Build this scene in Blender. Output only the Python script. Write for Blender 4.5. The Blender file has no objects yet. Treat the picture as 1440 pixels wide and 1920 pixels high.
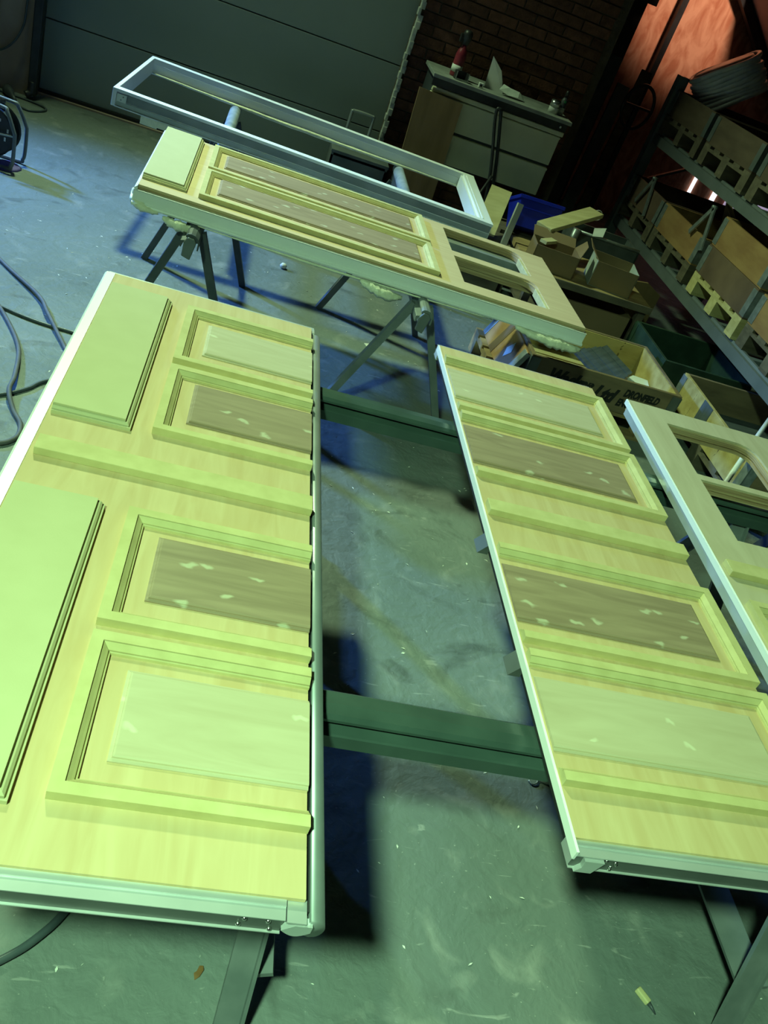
import bpy, math, random
from mathutils import Matrix, Vector
random.seed(7)
S = bpy.context.scene
COL = S.collection

# ------------------------------------------------------------------ camera
CAM_ROT = (math.radians(56.5546), math.radians(22.44883), math.radians(-16.68039))
cam_d = bpy.data.cameras.new('camera'); cam = bpy.data.objects.new('camera', cam_d); COL.objects.link(cam)
cam.matrix_world = (Matrix.Translation((0, 0, 1.95)) @ Matrix.Rotation(CAM_ROT[2], 4, 'Z')
                    @ Matrix.Rotation(CAM_ROT[0], 4, 'X') @ Matrix.Rotation(CAM_ROT[1], 4, 'Z'))
cam_d.sensor_fit = 'VERTICAL'; cam_d.sensor_height = 24.0; cam_d.lens = 1609.72 * 24.0 / 1920.0
cam_d.clip_start = 0.05; cam_d.clip_end = 60
S.camera = cam

# ------------------------------------------------------------------ world, lamps, exposure
w = bpy.data.worlds.new('world'); S.world = w; w.use_nodes = True
w.node_tree.nodes['Background'].inputs[0].default_value = (0.30, 0.42, 0.60, 1)
w.node_tree.nodes['Background'].inputs[1].default_value = 0.012
S.view_settings.view_transform = 'Standard'; S.view_settings.look = 'None'
S.view_settings.gamma = 1.0; S.view_settings.use_curve_mapping = False
S.view_settings.exposure = 0.0

def lamp(name, loc, target, col, power, size, spread=180):
    d = bpy.data.lights.new(name, 'AREA'); d.shape = 'DISK'; d.size = size; d.energy = power; d.color = col
    d.spread = math.radians(spread)
    o = bpy.data.objects.new(name, d); COL.objects.link(o); o.location = loc
    o.rotation_euler = (Vector(target) - Vector(loc)).to_track_quat('-Z', 'Y').to_euler()
    return o
# two greenish workshop floods and one bluish daylight opening on the left
lamp('flood_near', (-1.40, -1.05, 4.2), (0.45, 0.7, 0.4), (0.52, 1.0, 0.56), 62, 0.36, 78)
lamp('flood_far', (-1.75, 6.5, 4.7), (0.3, 3.0, 0.5), (0.68, 1.0, 0.54), 130, 0.36, 104)
def spot(name, loc, target, col, power, cone, blend, size):
    d = bpy.data.lights.new(name, 'SPOT'); d.energy = power; d.color = col; d.spot_size = math.radians(cone); d.spot_blend = blend; d.shadow_soft_size = size
    o = bpy.data.objects.new(name, d); COL.objects.link(o); o.location = loc
    o.rotation_euler = (Vector(target) - Vector(loc)).to_track_quat('-Z', 'Y').to_euler()
spot('daylight_left', (-4.6, 7.0, 2.9), (-0.30, 4.55, 0.0), (0.10, 0.31, 1.0), 4300, 44, 0.9, 0.2)
spot('warm_lamp_rear', (4.0, 7.9, 3.3), (4.05, 9.6, 2.78), (1.0, 0.66, 0.48), 190, 68, 0.35, 0.12)

# ------------------------------------------------------------------ materials
MATS = {}
def mat(name, c1, c2=None, rough=0.6, metal=0.0, scale=6.0, stretch=(1, 1, 1), detail=6.0, bump=0.0, bscale=None,
        lo=0.35, hi=0.65, rand=0.0, emit=None, estr=0.0, spec=0.5, dist=0.0, spots=None, spot_scale=5.0, spot_r=0.10, trans=0.0):
    m = bpy.data.materials.new(name); m.use_nodes = True; nt = m.node_tree; n = nt.nodes; L = nt.links
    b = n['Principled BSDF']; b.inputs['Roughness'].default_value = rough; b.inputs['Metallic'].default_value = metal
    b.inputs['Specular IOR Level'].default_value = spec
    if trans: b.inputs['Transmission Weight'].default_value = trans
    c1 = tuple(c1) + (1,)
    if c2 is None and not rand and not spots:
        b.inputs['Base Color'].default_value = c1
        out = None
    else:
        c2 = tuple(c2 or c1[:3]) + (1,)
    tc = n.new('ShaderNodeTexCoord'); mp = n.new('ShaderNodeMapping'); L.new(tc.outputs['Object'], mp.inputs[0])
    mp.inputs['Scale'].default_value = stretch
    if not (c2 is None and not rand and not spots):
        nz = n.new('ShaderNodeTexNoise'); nz.inputs['Scale'].default_value = scale; nz.inputs['Detail'].default_value = detail
        nz.inputs['Distortion'].default_value = dist
        L.new(mp.outputs[0], nz.inputs['Vector'])
        if rand:
            oi = n.new('ShaderNodeObjectInfo'); ad = n.new('ShaderNodeVectorMath'); ad.operation = 'MULTIPLY_ADD'
            L.new(oi.outputs['Random'], ad.inputs[0]); ad.inputs[1].default_value = (37, 53, 71); L.new(mp.outputs[0], ad.inputs[2])
            L.new(ad.outputs[0], nz.inputs['Vector'])
        rp = n.new('ShaderNodeValToRGB'); rp.color_ramp.elements[0].position = lo; rp.color_ramp.elements[1].position = hi
        rp.color_ramp.elements[0].color = c1; rp.color_ramp.elements[1].color = c2
        L.new(nz.outputs['Fac'], rp.inputs[0]); out = rp.outputs[0]
        if rand:
            hs = n.new('ShaderNodeHueSaturation'); mr = n.new('ShaderNodeMapRange')
            mr.inputs['To Min'].default_value = 1 - rand; mr.inputs['To Max'].default_value = 1 + rand
            L.new(oi.outputs['Random'], mr.inputs[0]); L.new(mr.outputs[0], hs.inputs['Value']); L.new(out, hs.inputs['Color']); out = hs.outputs[0]
        if spots:
            vz = n.new('ShaderNodeTexVoronoi'); vz.voronoi_dimensions = '2D'; vz.inputs['Scale'].default_value = spot_scale
            nn = n.new('ShaderNodeTexNoise'); nn.inputs['Scale'].default_value = 22
            L.new(tc.outputs['Object'], nn.inputs['Vector'])
            mx = n.new('ShaderNodeVectorMath'); mx.operation = 'MULTIPLY_ADD'
            L.new(nn.outputs['Color'], mx.inputs[0]); mx.inputs[1].default_value = (0.05, 0.05, 0); L.new(tc.outputs['Object'], mx.inputs[2])
            st = n.new('ShaderNodeVectorMath'); st.operation = 'MULTIPLY'; st.inputs[1].default_value = (0.7, 1.5, 1.0)
            L.new(mx.outputs[0], st.inputs[0]); L.new(st.outputs[0], vz.inputs['Vector'])
            r2 = n.new('ShaderNodeValToRGB'); r2.color_ramp.elements[0].position = spot_r * 0.45; r2.color_ramp.elements[1].position = spot_r
            r2.color_ramp.elements[0].color = (1, 1, 1, 1); r2.color_ramp.elements[1].color = (0, 0, 0, 1)
            L.new(vz.outputs['Distance'], r2.inputs[0])
            mm = n.new('ShaderNodeMix'); mm.data_type = 'RGBA'; L.new(r2.outputs[0], mm.inputs[0])
            L.new(out, mm.inputs[6]); mm.inputs[7].default_value = tuple(spots) + (1,); out = mm.outputs[2]
        L.new(out, b.inputs['Base Color'])
    if bump:
        bz = n.new('ShaderNodeTexNoise'); bz.inputs['Scale'].default_value = bscale or scale * 4; bz.inputs['Detail'].default_value = 5
        L.new(mp.outputs[0], bz.inputs['Vector'])
        bp = n.new('ShaderNodeBump'); bp.inputs['Strength'].default_value = bump; bp.inputs['Distance'].default_value = 0.01
        L.new(bz.outputs['Fac'], bp.inputs['Height']); L.new(bp.outputs[0], b.inputs['Normal'])
    if emit:
        b.inputs['Emission Color'].default_value = tuple(emit) + (1,); b.inputs['Emission Strength'].default_value = estr
    MATS[name] = m
    return m

mat('mdf', (0.53, 0.505, 0.28), (0.55, 0.525, 0.295), 0.75, scale=14, spec=0.2, bump=0.03, bscale=300)
mat('moulding', (0.54, 0.475, 0.215), (0.61, 0.545, 0.26), 0.7, scale=20, spec=0.2)
mat('ply_y', (0.55, 0.40, 0.195), (0.625, 0.49, 0.26), 0.65, scale=3.2, stretch=(7, 0.8, 1), dist=1.4, spec=0.25, lo=0.3, hi=0.7)
mat('ply_pale', (0.50, 0.43, 0.27), (0.58, 0.51, 0.335), 0.65, scale=3.2, stretch=(5, 0.8, 1), dist=1.4, spec=0.25, lo=0.3, hi=0.7)
mat('ply_x', (0.58, 0.43, 0.235), (0.64, 0.50, 0.28), 0.65, scale=3.2, stretch=(0.8, 7, 1), dist=1.2, spec=0.25, lo=0.3, hi=0.7)
mat('veneer_light', (0.50, 0.43, 0.27), (0.57, 0.505, 0.33), 0.6, scale=2.6, stretch=(0.9, 7, 1), dist=1.8, spec=0.25, lo=0.3, hi=0.7,
    spots=(0.66, 0.62, 0.42), spot_scale=6.0, spot_r=0.07)
mat('veneer_dark', (0.265, 0.195, 0.12), (0.365, 0.275, 0.17), 0.6, scale=3.0, stretch=(0.9, 8, 1), dist=1.6, spec=0.25, lo=0.3, hi=0.7,
    spots=(0.50, 0.46, 0.31), spot_scale=8.5, spot_r=0.12)
mat('ply_edge', (0.30, 0.19, 0.09), (0.55, 0.42, 0.22), 0.8, scale=3, stretch=(1, 1, 90))
mat('alu', (0.62, 0.65, 0.64), (0.72, 0.74, 0.73), 0.38, 0.55, scale=8, spec=0.5)
mat('alu_dull', (0.36, 0.40, 0.39), (0.46, 0.50, 0.49), 0.42, 0.6, scale=8)
mat('white_pvc', (0.86, 0.88, 0.86), (0.90, 0.91, 0.89), 0.4, scale=5)
mat('film', (0.80, 0.80, 0.60), (0.90, 0.88, 0.68), 0.35, scale=30, bump=0.5, bscale=60)
mat('alu_mid', (0.20, 0.225, 0.225), (0.26, 0.285, 0.285), 0.45, 0.3, scale=8)
mat('web_dark', (0.085, 0.095, 0.09), (0.11, 0.12, 0.115), 0.45, 0.2, scale=8)
mat('seal', (0.012, 0.014, 0.014), rough=0.6)
mat('steel_screw', (0.7, 0.7, 0.68), rough=0.25, metal=1.0)
mat('beam_paint', (0.045, 0.08, 0.068), (0.065, 0.11, 0.092), 0.33, 0.25, scale=7, bump=0.05, spec=0.6)
mat('leg_paint', (0.13, 0.155, 0.155), (0.20, 0.22, 0.22), 0.5, 0.1, scale=9)
mat('leg_dark', (0.045, 0.055, 0.065), (0.08, 0.09, 0.10), 0.5, 0.1, scale=9)
mat('blue_pipe', (0.22, 0.27, 0.33), (0.42, 0.47, 0.50), 0.45, scale=14)
def floor_material():
    m = bpy.data.materials.new('floor'); m.use_nodes = True; nt = m.node_tree; n = nt.nodes; L = nt.links; b = n['Principled BSDF']
    tc = n.new('ShaderNodeTexCoord')
    def noise(sc, det, dist=0.0, stretch=None):
        z = n.new('ShaderNodeTexNoise'); z.inputs['Scale'].default_value = sc; z.inputs['Detail'].default_value = det; z.inputs['Distortion'].default_value = dist
        if stretch:
            mp = n.new('ShaderNodeMapping'); mp.inputs['Scale'].default_value = stretch; L.new(tc.outputs['Object'], mp.inputs[0]); L.new(mp.outputs[0], z.inputs['Vector'])
        else: L.new(tc.outputs['Object'], z.inputs['Vector'])
        return z.outputs['Fac']
    def ramp(src, p0, c0, p1, c1):
        r = n.new('ShaderNodeValToRGB'); r.color_ramp.elements[0].position = p0; r.color_ramp.elements[1].position = p1
        r.color_ramp.elements[0].color = c0; r.color_ramp.elements[1].color = c1; L.new(src, r.inputs[0]); return r.outputs[0]
    def mix(kind, fac, a_, b_):
        x = n.new('ShaderNodeMix'); x.data_type = 'RGBA'; x.blend_type = kind
        if isinstance(fac, float): x.inputs[0].default_value = fac
        else: L.new(fac, x.inputs[0])
        for k, v in ((6, a_), (7, b_)):
            if isinstance(v, tuple): x.inputs[k].default_value = v
            else: L.new(v, x.inputs[k])
        return x.outputs[2]
    base = ramp(noise(1.1, 8, 0.6), 0.32, (0.135, 0.165, 0.155, 1), 0.70, (0.195, 0.225, 0.21, 1))
    worn = ramp(noise(6.5, 10, 0.8), 0.56, (0, 0, 0, 1), 0.74, (1, 1, 1, 1))
    base = mix('MIX', worn, base, (0.245, 0.265, 0.245, 1))
    stain = ramp(noise(3.0, 7, 1.2, (1, 1.6, 1)), 0.30, (1, 1, 1, 1), 0.42, (0, 0, 0, 1))
    base = mix('MIX', stain, base, (0.105, 0.125, 0.115, 1))
    speck = ramp(noise(95, 2), 0.70, (0, 0, 0, 1), 0.76, (1, 1, 1, 1))
    base = mix('MIX', speck, base, (0.32, 0.33, 0.30, 1))
    scuff = ramp(noise(16, 4, 1.5, (0.5, 2.2, 1)), 0.66, (0, 0, 0, 1), 0.73, (1, 1, 1, 1))
    base = mix('MIX', scuff, base, (0.29, 0.305, 0.285, 1))
    L.new(base, b.inputs['Base Color']); b.inputs['Roughness'].default_value = 0.58; b.inputs['Specular IOR Level'].default_value = 0.35
    h1 = noise(28, 8, 0.5); h2 = noise(7, 6, 0.8); ad = n.new('ShaderNodeMath'); ad.operation = 'MULTIPLY_ADD'; ad.inputs[1].default_value = 2.2
    L.new(h2, ad.inputs[0]); L.new(h1, ad.inputs[2])
    bp = n.new('ShaderNodeBump'); bp.inputs['Strength'].default_value = 0.35; bp.inputs['Distance'].default_value = 0.012
    L.new(ad.outputs[0], bp.inputs['Height']); L.new(bp.outputs[0], b.inputs['Normal'])
    MATS['floor'] = m
floor_material()
mat('plaster', (0.34, 0.25, 0.20), (0.50, 0.40, 0.33), 0.9, scale=2.2, bump=0.2, bscale=20)
mat('plaster_edge', (0.40, 0.42, 0.38), (0.62, 0.63, 0.58), 0.9, scale=9, bump=0.6, bscale=30)
mat('shutter', (0.26, 0.31, 0.285), (0.29, 0.34, 0.315), 0.5, scale=1.4)
mat('brick', (0.10, 0.042, 0.028), (0.155, 0.066, 0.042), 0.92, scale=18, rand=0.30, bump=0.4, bscale=60)
mat('mortar', (0.095, 0.07, 0.05), (0.135, 0.10, 0.072), 0.95, scale=12, bump=0.4, bscale=60)
mat('orange_wall', (0.55, 0.21, 0.11), (0.80, 0.42, 0.26), 0.85, scale=3.4, stretch=(2.2, 1, 1), dist=1.6, bump=0.4, bscale=14)
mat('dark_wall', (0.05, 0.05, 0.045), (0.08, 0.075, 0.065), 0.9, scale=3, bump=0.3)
mat('roof_sheet', (0.42, 0.34, 0.40), (0.50, 0.42, 0.47), 0.6, scale=2)
mat('daylight', (0.9, 0.9, 1.0), emit=(0.92, 0.94, 1.0), estr=1.4)
mat('daylight_dim', (0.6, 0.5, 0.7), (0.7, 0.6, 0.8), emit=(0.62, 0.52, 0.74), estr=0.55)
mat('black', (0.012, 0.013, 0.014), (0.025, 0.027, 0.028), 0.45, scale=9)
mat('cream', (0.66, 0.65, 0.45), (0.74, 0.73, 0.51), 0.5, scale=4)
mat('cabinet_dark', (0.045, 0.055, 0.06), rough=0.5)
mat('cabinet_top', (0.22, 0.24, 0.22), (0.32, 0.34, 0.31), 0.7, scale=10)
mat('brown_board', (0.20, 0.125, 0.055), (0.27, 0.17, 0.08), 0.7, scale=2.5, stretch=(5, 5, 0.7))
mat('old_wood', (0.24, 0.16, 0.075), (0.42, 0.30, 0.13), 0.8, scale=3, stretch=(1.2, 5, 5), rand=0.22, bump=0.15)
mat('crate_brown', (0.17, 0.12, 0.07), (0.25, 0.18, 0.10), 0.8, scale=4, stretch=(1, 4, 4), bump=0.15)
mat('crate_yellow', (0.42, 0.31, 0.10), (0.56, 0.44, 0.17), 0.8, scale=5, stretch=(1, 3, 3), bump=0.1, spots=(0.10, 0.07, 0.03), spot_scale=13, spot_r=0.06)
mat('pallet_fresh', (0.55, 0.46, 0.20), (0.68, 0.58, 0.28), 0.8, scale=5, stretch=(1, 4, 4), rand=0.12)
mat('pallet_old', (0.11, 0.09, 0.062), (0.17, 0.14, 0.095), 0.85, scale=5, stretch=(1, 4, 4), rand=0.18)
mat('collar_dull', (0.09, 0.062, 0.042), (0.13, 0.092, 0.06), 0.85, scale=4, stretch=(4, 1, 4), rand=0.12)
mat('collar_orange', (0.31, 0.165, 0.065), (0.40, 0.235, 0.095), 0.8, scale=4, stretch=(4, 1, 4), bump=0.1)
mat('collar_stained', (0.125, 0.078, 0.054), (0.195, 0.125, 0.082), 0.85, scale=4, bump=0.2)
mat('green_paint', (0.014, 0.036, 0.022), (0.028, 0.062, 0.04), 0.55, scale=9)
mat('galv', (0.30, 0.34, 0.35), (0.48, 0.52, 0.53), 0.4, 0.6, scale=22)
mat('rack_grey', (0.13, 0.15, 0.155), (0.165, 0.185, 0.19), 0.5, scale=5)
mat('cardboard', (0.22, 0.145, 0.072), (0.265, 0.18, 0.095), 0.85, scale=3)
mat('card_white', (0.42, 0.46, 0.43), (0.52, 0.56, 0.52), 0.8, scale=5)
mat('blue_plastic', (0.014, 0.028, 0.55), (0.02, 0.04, 0.65), 0.32, scale=5)
mat('pine', (0.52, 0.45, 0.22), (0.64, 0.57, 0.30), 0.7, scale=4, stretch=(1, 6, 6))
mat('bin_grey', (0.11, 0.13, 0.13), (0.17, 0.19, 0.19), 0.5, 0.2, scale=8)
mat('paper', (0.72, 0.74, 0.72), (0.82, 0.83, 0.80), 0.7, scale=6)
mat('red_label', (0.20, 0.02, 0.035), (0.26, 0.035, 0.055), 0.35, scale=9)
mat('chrome', (0.55, 0.57, 0.58), rough=0.25, metal=0.9)
mat('green_dot', (0.05, 0.35, 0.12), rough=0.5)
mat('cable', (0.055, 0.075, 0.085), (0.08, 0.10, 0.11), 0.4, scale=20)
mat('cable_light', (0.10, 0.10, 0.095), (0.13, 0.13, 0.12), 0.7, scale=20)
mat('coil_grey', (0.74, 0.75, 0.78), (0.86, 0.87, 0.90), 0.28, 0.0, scale=14)
mat('ink', (0.012, 0.012, 0.012), rough=0.8)
mat('foam', (0.74, 0.74, 0.66), rough=0.8)
mat('leaf', (0.16, 0.075, 0.02), (0.22, 0.11, 0.03), 0.7, scale=30)
mat('purple_rag', (0.10, 0.07, 0.30), (0.20, 0.16, 0.42), 0.9, scale=20)
mat('pale_blue', (0.56, 0.62, 0.58), (0.68, 0.72, 0.68), 0.6, scale=30)
mat('slate', (0.06, 0.078, 0.09), (0.105, 0.125, 0.14), 0.55, scale=4, stretch=(1, 9, 1))

# ------------------------------------------------------------------ mesh helpers
class MB:
    def __init__(s): s.v = []; s.f = []
    def add(s, vs, fs):
        k = len(s.v); s.v += [tuple(v) for v in vs]; s.f += [tuple(i + k for i in f) for f in fs]; return s
    def box(s, x0, x1, y0, y1, z0, z1):
        return s.add([(x0, y0, z0), (x1, y0, z0), (x1, y1, z0), (x0, y1, z0), (x0, y0, z1), (x1, y0, z1), (x1, y1, z1), (x0, y1, z1)],
                     [(3, 2, 1, 0), (4, 5, 6, 7), (0, 1, 5, 4), (1, 2, 6, 5), (2, 3, 7, 6), (3, 0, 4, 7)])
    def prism(s, poly, ax, a0, a1):
        """poly: 2D points; ax = extrusion axis ('x': (y,z), 'y': (x,z), 'z': (x,y))"""
        def P(p, a): return {'x': (a, p[0], p[1]), 'y': (p[0], a, p[1]), 'z': (p[0], p[1], a)}[ax]
        n = len(poly)
        vs = [P(p, a0) for p in poly] + [P(p, a1) for p in poly]
        fs = [tuple(range(n)), tuple(range(2 * n - 1, n - 1, -1))] + [(i, i + n, (i + 1) % n + n, (i + 1) % n) for i in range(n)]
        return s.add(vs, fs)
    def bar(s, a, b, w, h, up=(0, 0, 1)):
        """rectangular bar from a to b, w across, h along 'up'"""
        a = Vector(a); b = Vector(b); d = (b - a).normalized(); u = Vector(up); sdir = d.cross(u)
        if sdir.length < 1e-5: sdir = d.cross(Vector((1, 0, 0)))
        sdir.normalize(); u = sdir.cross(d).normalized()
        vs = []
        for p in (a, b):
            for i, j in ((-1, -1), (1, -1), (1, 1), (-1, 1)): vs.append(p + sdir * (i * w / 2) + u * (j * h / 2))
        return s.add(vs, [(0, 1, 2, 3), (7, 6, 5, 4), (0, 4, 5, 1), (1, 5, 6, 2), (2, 6, 7, 3), (3, 7, 4, 0)])
    def tube(s, pts, r, n=8, closed=False):
        pts = [Vector(p) for p in pts]; m = len(pts); rings = []; prev = None
        for i, p in enumerate(pts):
            if closed: d = (pts[(i + 1) % m] - pts[i - 1]).normalized()
            else: d = (pts[min(i + 1, m - 1)] - pts[max(i - 1, 0)]).normalized()
            if prev is None:
                u = d.cross(Vector((0, 0, 1)))
                if u.length < 0.05: u = d.cross(Vector((1, 0, 0)))
            else:
                u = prev - d * prev.dot(d)
            u.normalize(); prev = u; w_ = d.cross(u)
            rr = r[i] if isinstance(r, (list, tuple)) else r
            rings.append([p + (u * math.cos(t) + w_ * math.sin(t)) * rr for t in [2 * math.pi * k / n for k in range(n)]])
        vs = [v for R in rings for v in R]; fs = []
        for i in range(m if closed else m - 1):
            j = (i + 1) % m
            for k in range(n): fs.append((i * n + k, i * n + (k + 1) % n, j * n + (k + 1) % n, j * n + k))
        if not closed: fs += [tuple(range(n - 1, -1, -1)), tuple(range((m - 1) * n, m * n))]
        return s.add(vs, fs)
    def lathe(s, prof, n=20, c=(0, 0, 0), axis='z'):
        vs = []
        for r, h in prof:
            for k in range(n):
                t = 2 * math.pi * k / n; a, b = r * math.cos(t), r * math.sin(t)
                vs.append({'z': (c[0] + a, c[1] + b, c[2] + h), 'y': (c[0] + a, c[1] + h, c[2] + b), 'x': (c[0] + h, c[1] + a, c[2] + b)}[axis])
        fs = []
        for i in range(len(prof) - 1):
            for k in range(n): fs.append((i * n + k, i * n + (k + 1) % n, (i + 1) * n + (k + 1) % n, (i + 1) * n + k))
        fs += [tuple(range(n - 1, -1, -1)), tuple(range((len(prof) - 1) * n, len(prof) * n))]
        return s.add(vs, fs)
    def rings(s, x0, x1, y0, y1, levels, sides):
        """raised slab: levels = (outset, z) from bottom to top; sides (left,right,near,far) 1 where the profile runs"""
        vs = []
        for o, z in levels:
            a, b, c, d = x0 + o * sides[0], x1 - o * sides[1], y0 + o * sides[2], y1 - o * sides[3]
            vs += [(a, c, z), (b, c, z), (b, d, z), (a, d, z)]
        n = len(levels); fs = [(3, 2, 1, 0), tuple(range(4 * n - 4, 4 * n))]
        for i in range(n - 1):
            for k in range(4): fs.append((4 * i + k, 4 * i + (k + 1) % 4, 4 * i + 4 + (k + 1) % 4, 4 * i + 4 + k))
        return s.add(vs, fs)
    def mitre(s, a, b, inward, prof, m0, m1):
        """strip from a to b (2D outer edge), profile (d inward, z); mitred where m0/m1 = 1"""
        a = Vector(a); b = Vector(b); d = (b - a).normalized(); q = Vector(inward); vs = []
        for p, sg, mm in ((a, 1, m0), (b, -1, m1)):
            for dd, z in prof:
                v = p + q * dd + d * (sg * mm * dd); vs.append((v.x, v.y, z))
        n = len(prof)
        fs = [tuple(range(n)), tuple(range(2 * n - 1, n - 1, -1))] + [(i, i + n, (i + 1) % n + n, (i + 1) % n) for i in range(n)]
        return s.add(vs, fs)
    def shift(s, t):
        s.v = [(x + t[0], y + t[1], z + t[2]) for x, y, z in s.v]; return s
    def mesh(s, name):
        me = bpy.data.meshes.new(name); me.from_pydata(s.v, [], s.f); me.validate(); me.update()
        import bmesh
        bm = bmesh.new(); bm.from_mesh(me); bmesh.ops.recalc_face_normals(bm, faces=bm.faces); bm.to_mesh(me); bm.free()
        return me
    def build(s, name, m, parent=None, smooth=False, bevel=0.0, z=0.0, loc=None):
        if z: s.shift((0, 0, z))
        me = s.mesh(name); me.materials.append(MATS[m])
        if smooth:
            for p in me.polygons: p.use_smooth = True
        o = bpy.data.objects.new(name, me); COL.objects.link(o); o.parent = parent
        if loc: o.location = loc
        if bevel:
            bv = o.modifiers.new('bevel', 'BEVEL'); bv.width = bevel; bv.segments = 2; bv.limit_method = 'ANGLE'
        return o

def tag(o, label=None, cat=None, group=None, kind=None):
    if label: o['label'] = label
    if cat: o['category'] = cat
    if group: o['group'] = group
    if kind: o['kind'] = kind
    return o
def empty(name, loc=(0, 0, 0), rz=0.0, label=None, cat=None, group=None):
    o = bpy.data.objects.new(name, None); o.empty_display_size = 0.1; COL.objects.link(o)
    o.location = loc; o.rotation_euler = (0, 0, rz); return tag(o, label, cat, group)
def copy_obj(o, parent=None):
    c = o.copy(); COL.objects.link(c); c.parent = parent; return c
def smoothpath(pts, n=6):
    P = [Vector(p) for p in pts]; P = [2 * P[0] - P[1]] + P + [2 * P[-1] - P[-2]]; out = []
    for i in range(1, len(P) - 2):
        for k in range(n):
            t = k / n; a, b, c, d = P[i - 1], P[i], P[i + 1], P[i + 2]
            out.append(0.5 * ((2 * b) + (c - a) * t + (2 * a - 5 * b + 4 * c - d) * t * t + (3 * b - a - 3 * c + d) * t ** 3))
    out.append(P[-2]); return out

# ------------------------------------------------------------------ the setting
WY = 7.20
fl = MB().box(-6, 7.5, -3.5, 10.0, -0.12, 0.0).build('floor', 'floor'); tag(fl, 'grey painted concrete workshop floor', kind='structure')
ce = MB().box(-6, 7.5, -3.5, 10.0, 5.2, 5.3).build('ceiling', 'dark_wall'); tag(ce, 'dark workshop ceiling', kind='structure')
wl = MB().box(-6.0, -1.63, 7.02, 7.6, 0, 5.2).build('wall_left', 'plaster'); tag(wl, 'stained plaster wall left of the roller door', kind='structure')
wb = MB().box(-1.63, 0.93, WY + 0.06, 7.6, 2.55, 5.2).build('wall_back', 'plaster'); tag(wb, 'plaster wall above the roller door', kind='structure')

d1 = MB().box(-1.62, 0.95, WY + 0.05, WY + 0.09, 0.0, 2.6).build('door_1', 'shutter'); tag(d1, 'wide dark green sectional garage door', kind='structure')
for i in range(5):
    z0 = 0.035 + i * 0.489
    MB().box(-1.60, 0.94, WY, WY + 0.05, z0, z0 + 0.482).build('door_panel', 'shutter', d1, bevel=0.004)
MB().box(-1.60, 0.94, WY - 0.02, WY + 0.04, 0.0, 0.034).build('bottom_seal', 'seal', d1)
MB().box(-1.60, 0.94, WY - 0.05, WY - 0.02, 0.0, 0.012).build('threshold_strip', 'plaster', d1)

# brick pier: mortar core and bricks one by one
wp = MB().box(0.93, 2.38, 7.035, 7.6, 0, 5.2).build('wall_pier', 'mortar'); tag(wp, 'dark red brick pier behind the cabinet', kind='structure')
bm_full = MB().box(0, 0.215, 0, 0.05, 0, 0.065).mesh('brick_full'); bm_half = MB().box(0, 0.10, 0, 0.05, 0, 0.065).mesh('brick_half')
for me in (bm_full, bm_half): me.materials.append(MATS['brick'])
def brick(me, x, z):
    o = bpy.data.objects.new('brick', me); COL.objects.link(o); o.parent = wp
    o.location = (x, 7.02 + random.uniform(-0.004, 0.006), z); o.rotation_euler = (0, 0, random.uniform(-0.012, 0.012))
for r in range(35):
    z = 0.005 + r * 0.0755; x = 0.955
    if r % 2: brick(bm_half, x, z); x += 0.112
    while x + 0.10 < 2.39:
        if x + 0.215 <= 2.40: brick(bm_full, x, z)
        else: brick(bm_half, x, z)
        x += 0.2275
# ragged plaster edge between door and pier
pe = MB(); N = 60
for i in range(N):
    z0, z1 = i * 2.6 / N, (i + 1) * 2.6 / N
    j = random.uniform(-0.012, 0.014); pe.box(0.915 + j * 0.4, 0.945 + j, 6.985 + random.uniform(0, 0.012), 7.05, z0, z1 + 0.006)
tag(pe.build('trim_1', 'plaster_edge', bevel=0.004), 'ragged pale mortar edge between roller door and brick pier', kind='structure')

wr = MB().box(2.3, 7.5, 9.6, 9.75, 0, 5.2).build('wall_rear', 'orange_wall'); tag(wr, 'orange brick wall at the back of the next bay', kind='structure')
wrr = MB().box(7.35, 7.5, -3.5, 9.6, 0, 5.2).build('wall_right', 'dark_wall'); tag(wrr, 'dark workshop wall on the right', kind='structure')
wl2 = MB().box(2.38, 3.30, 9.35, 9.6, 0, 5.2).build('wall_shade_slab', 'dark_wall'); tag(wl2, 'dark slab added over the unlit left part of the orange wall', kind='structure')  # dark slab added in place of shade over the rear wall's left end
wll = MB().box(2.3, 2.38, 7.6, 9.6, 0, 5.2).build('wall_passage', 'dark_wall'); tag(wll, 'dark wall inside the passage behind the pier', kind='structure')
for i, (x, z0, z1, ww, m) in enumerate(((4.735, 0.42, 0.72, 0.035, 'daylight'), (5.03, 0.44, 0.74, 0.055, 'daylight'), (5.52, 0.25, 0.78, 0.66, 'daylight_dim'))):
    o = MB().box(x - ww / 2, x + ww / 2, 9.58, 9.60, z0, z1).build('window_%d' % (i + 1), m)
    tag(o, ['narrow bright slot window in the orange wall', 'wider bright slot window in the orange wall', 'lilac plastic daylight sheet in the orange wall'][i], kind='structure')
rf = MB()
rf.prism([(4.22, 2.40), (5.6, 1.27), (5.6, 1.34), (4.22, 2.47)], 'y', 6.9, 9.6)
tag(rf.build('roof', 'roof_sheet'), 'sloping lilac grey roof sheet above the rack', kind='structure')
rr = MB(); rr.bar((4.10, 9.5, 2.44), (5.48, 9.5, 1.31), 0.09, 0.10); tag(rr.build('trim_2', 'black'), 'black sloping rafter in front of the orange wall', kind='structure')
rr = MB(); rr.box(3.675, 3.735, 9.5, 9.58, 0, 4.5); tag(rr.build('trim_3', 'black'), 'thin black upright on the orange wall', kind='structure')
rr = MB(); rr.box(2.38, 3.34, 9.2, 9.35, 1.98, 2.3); tag(rr.build('trim_4', 'dark_wall'), 'dark lintel beside the orange wall', kind='structure')

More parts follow.
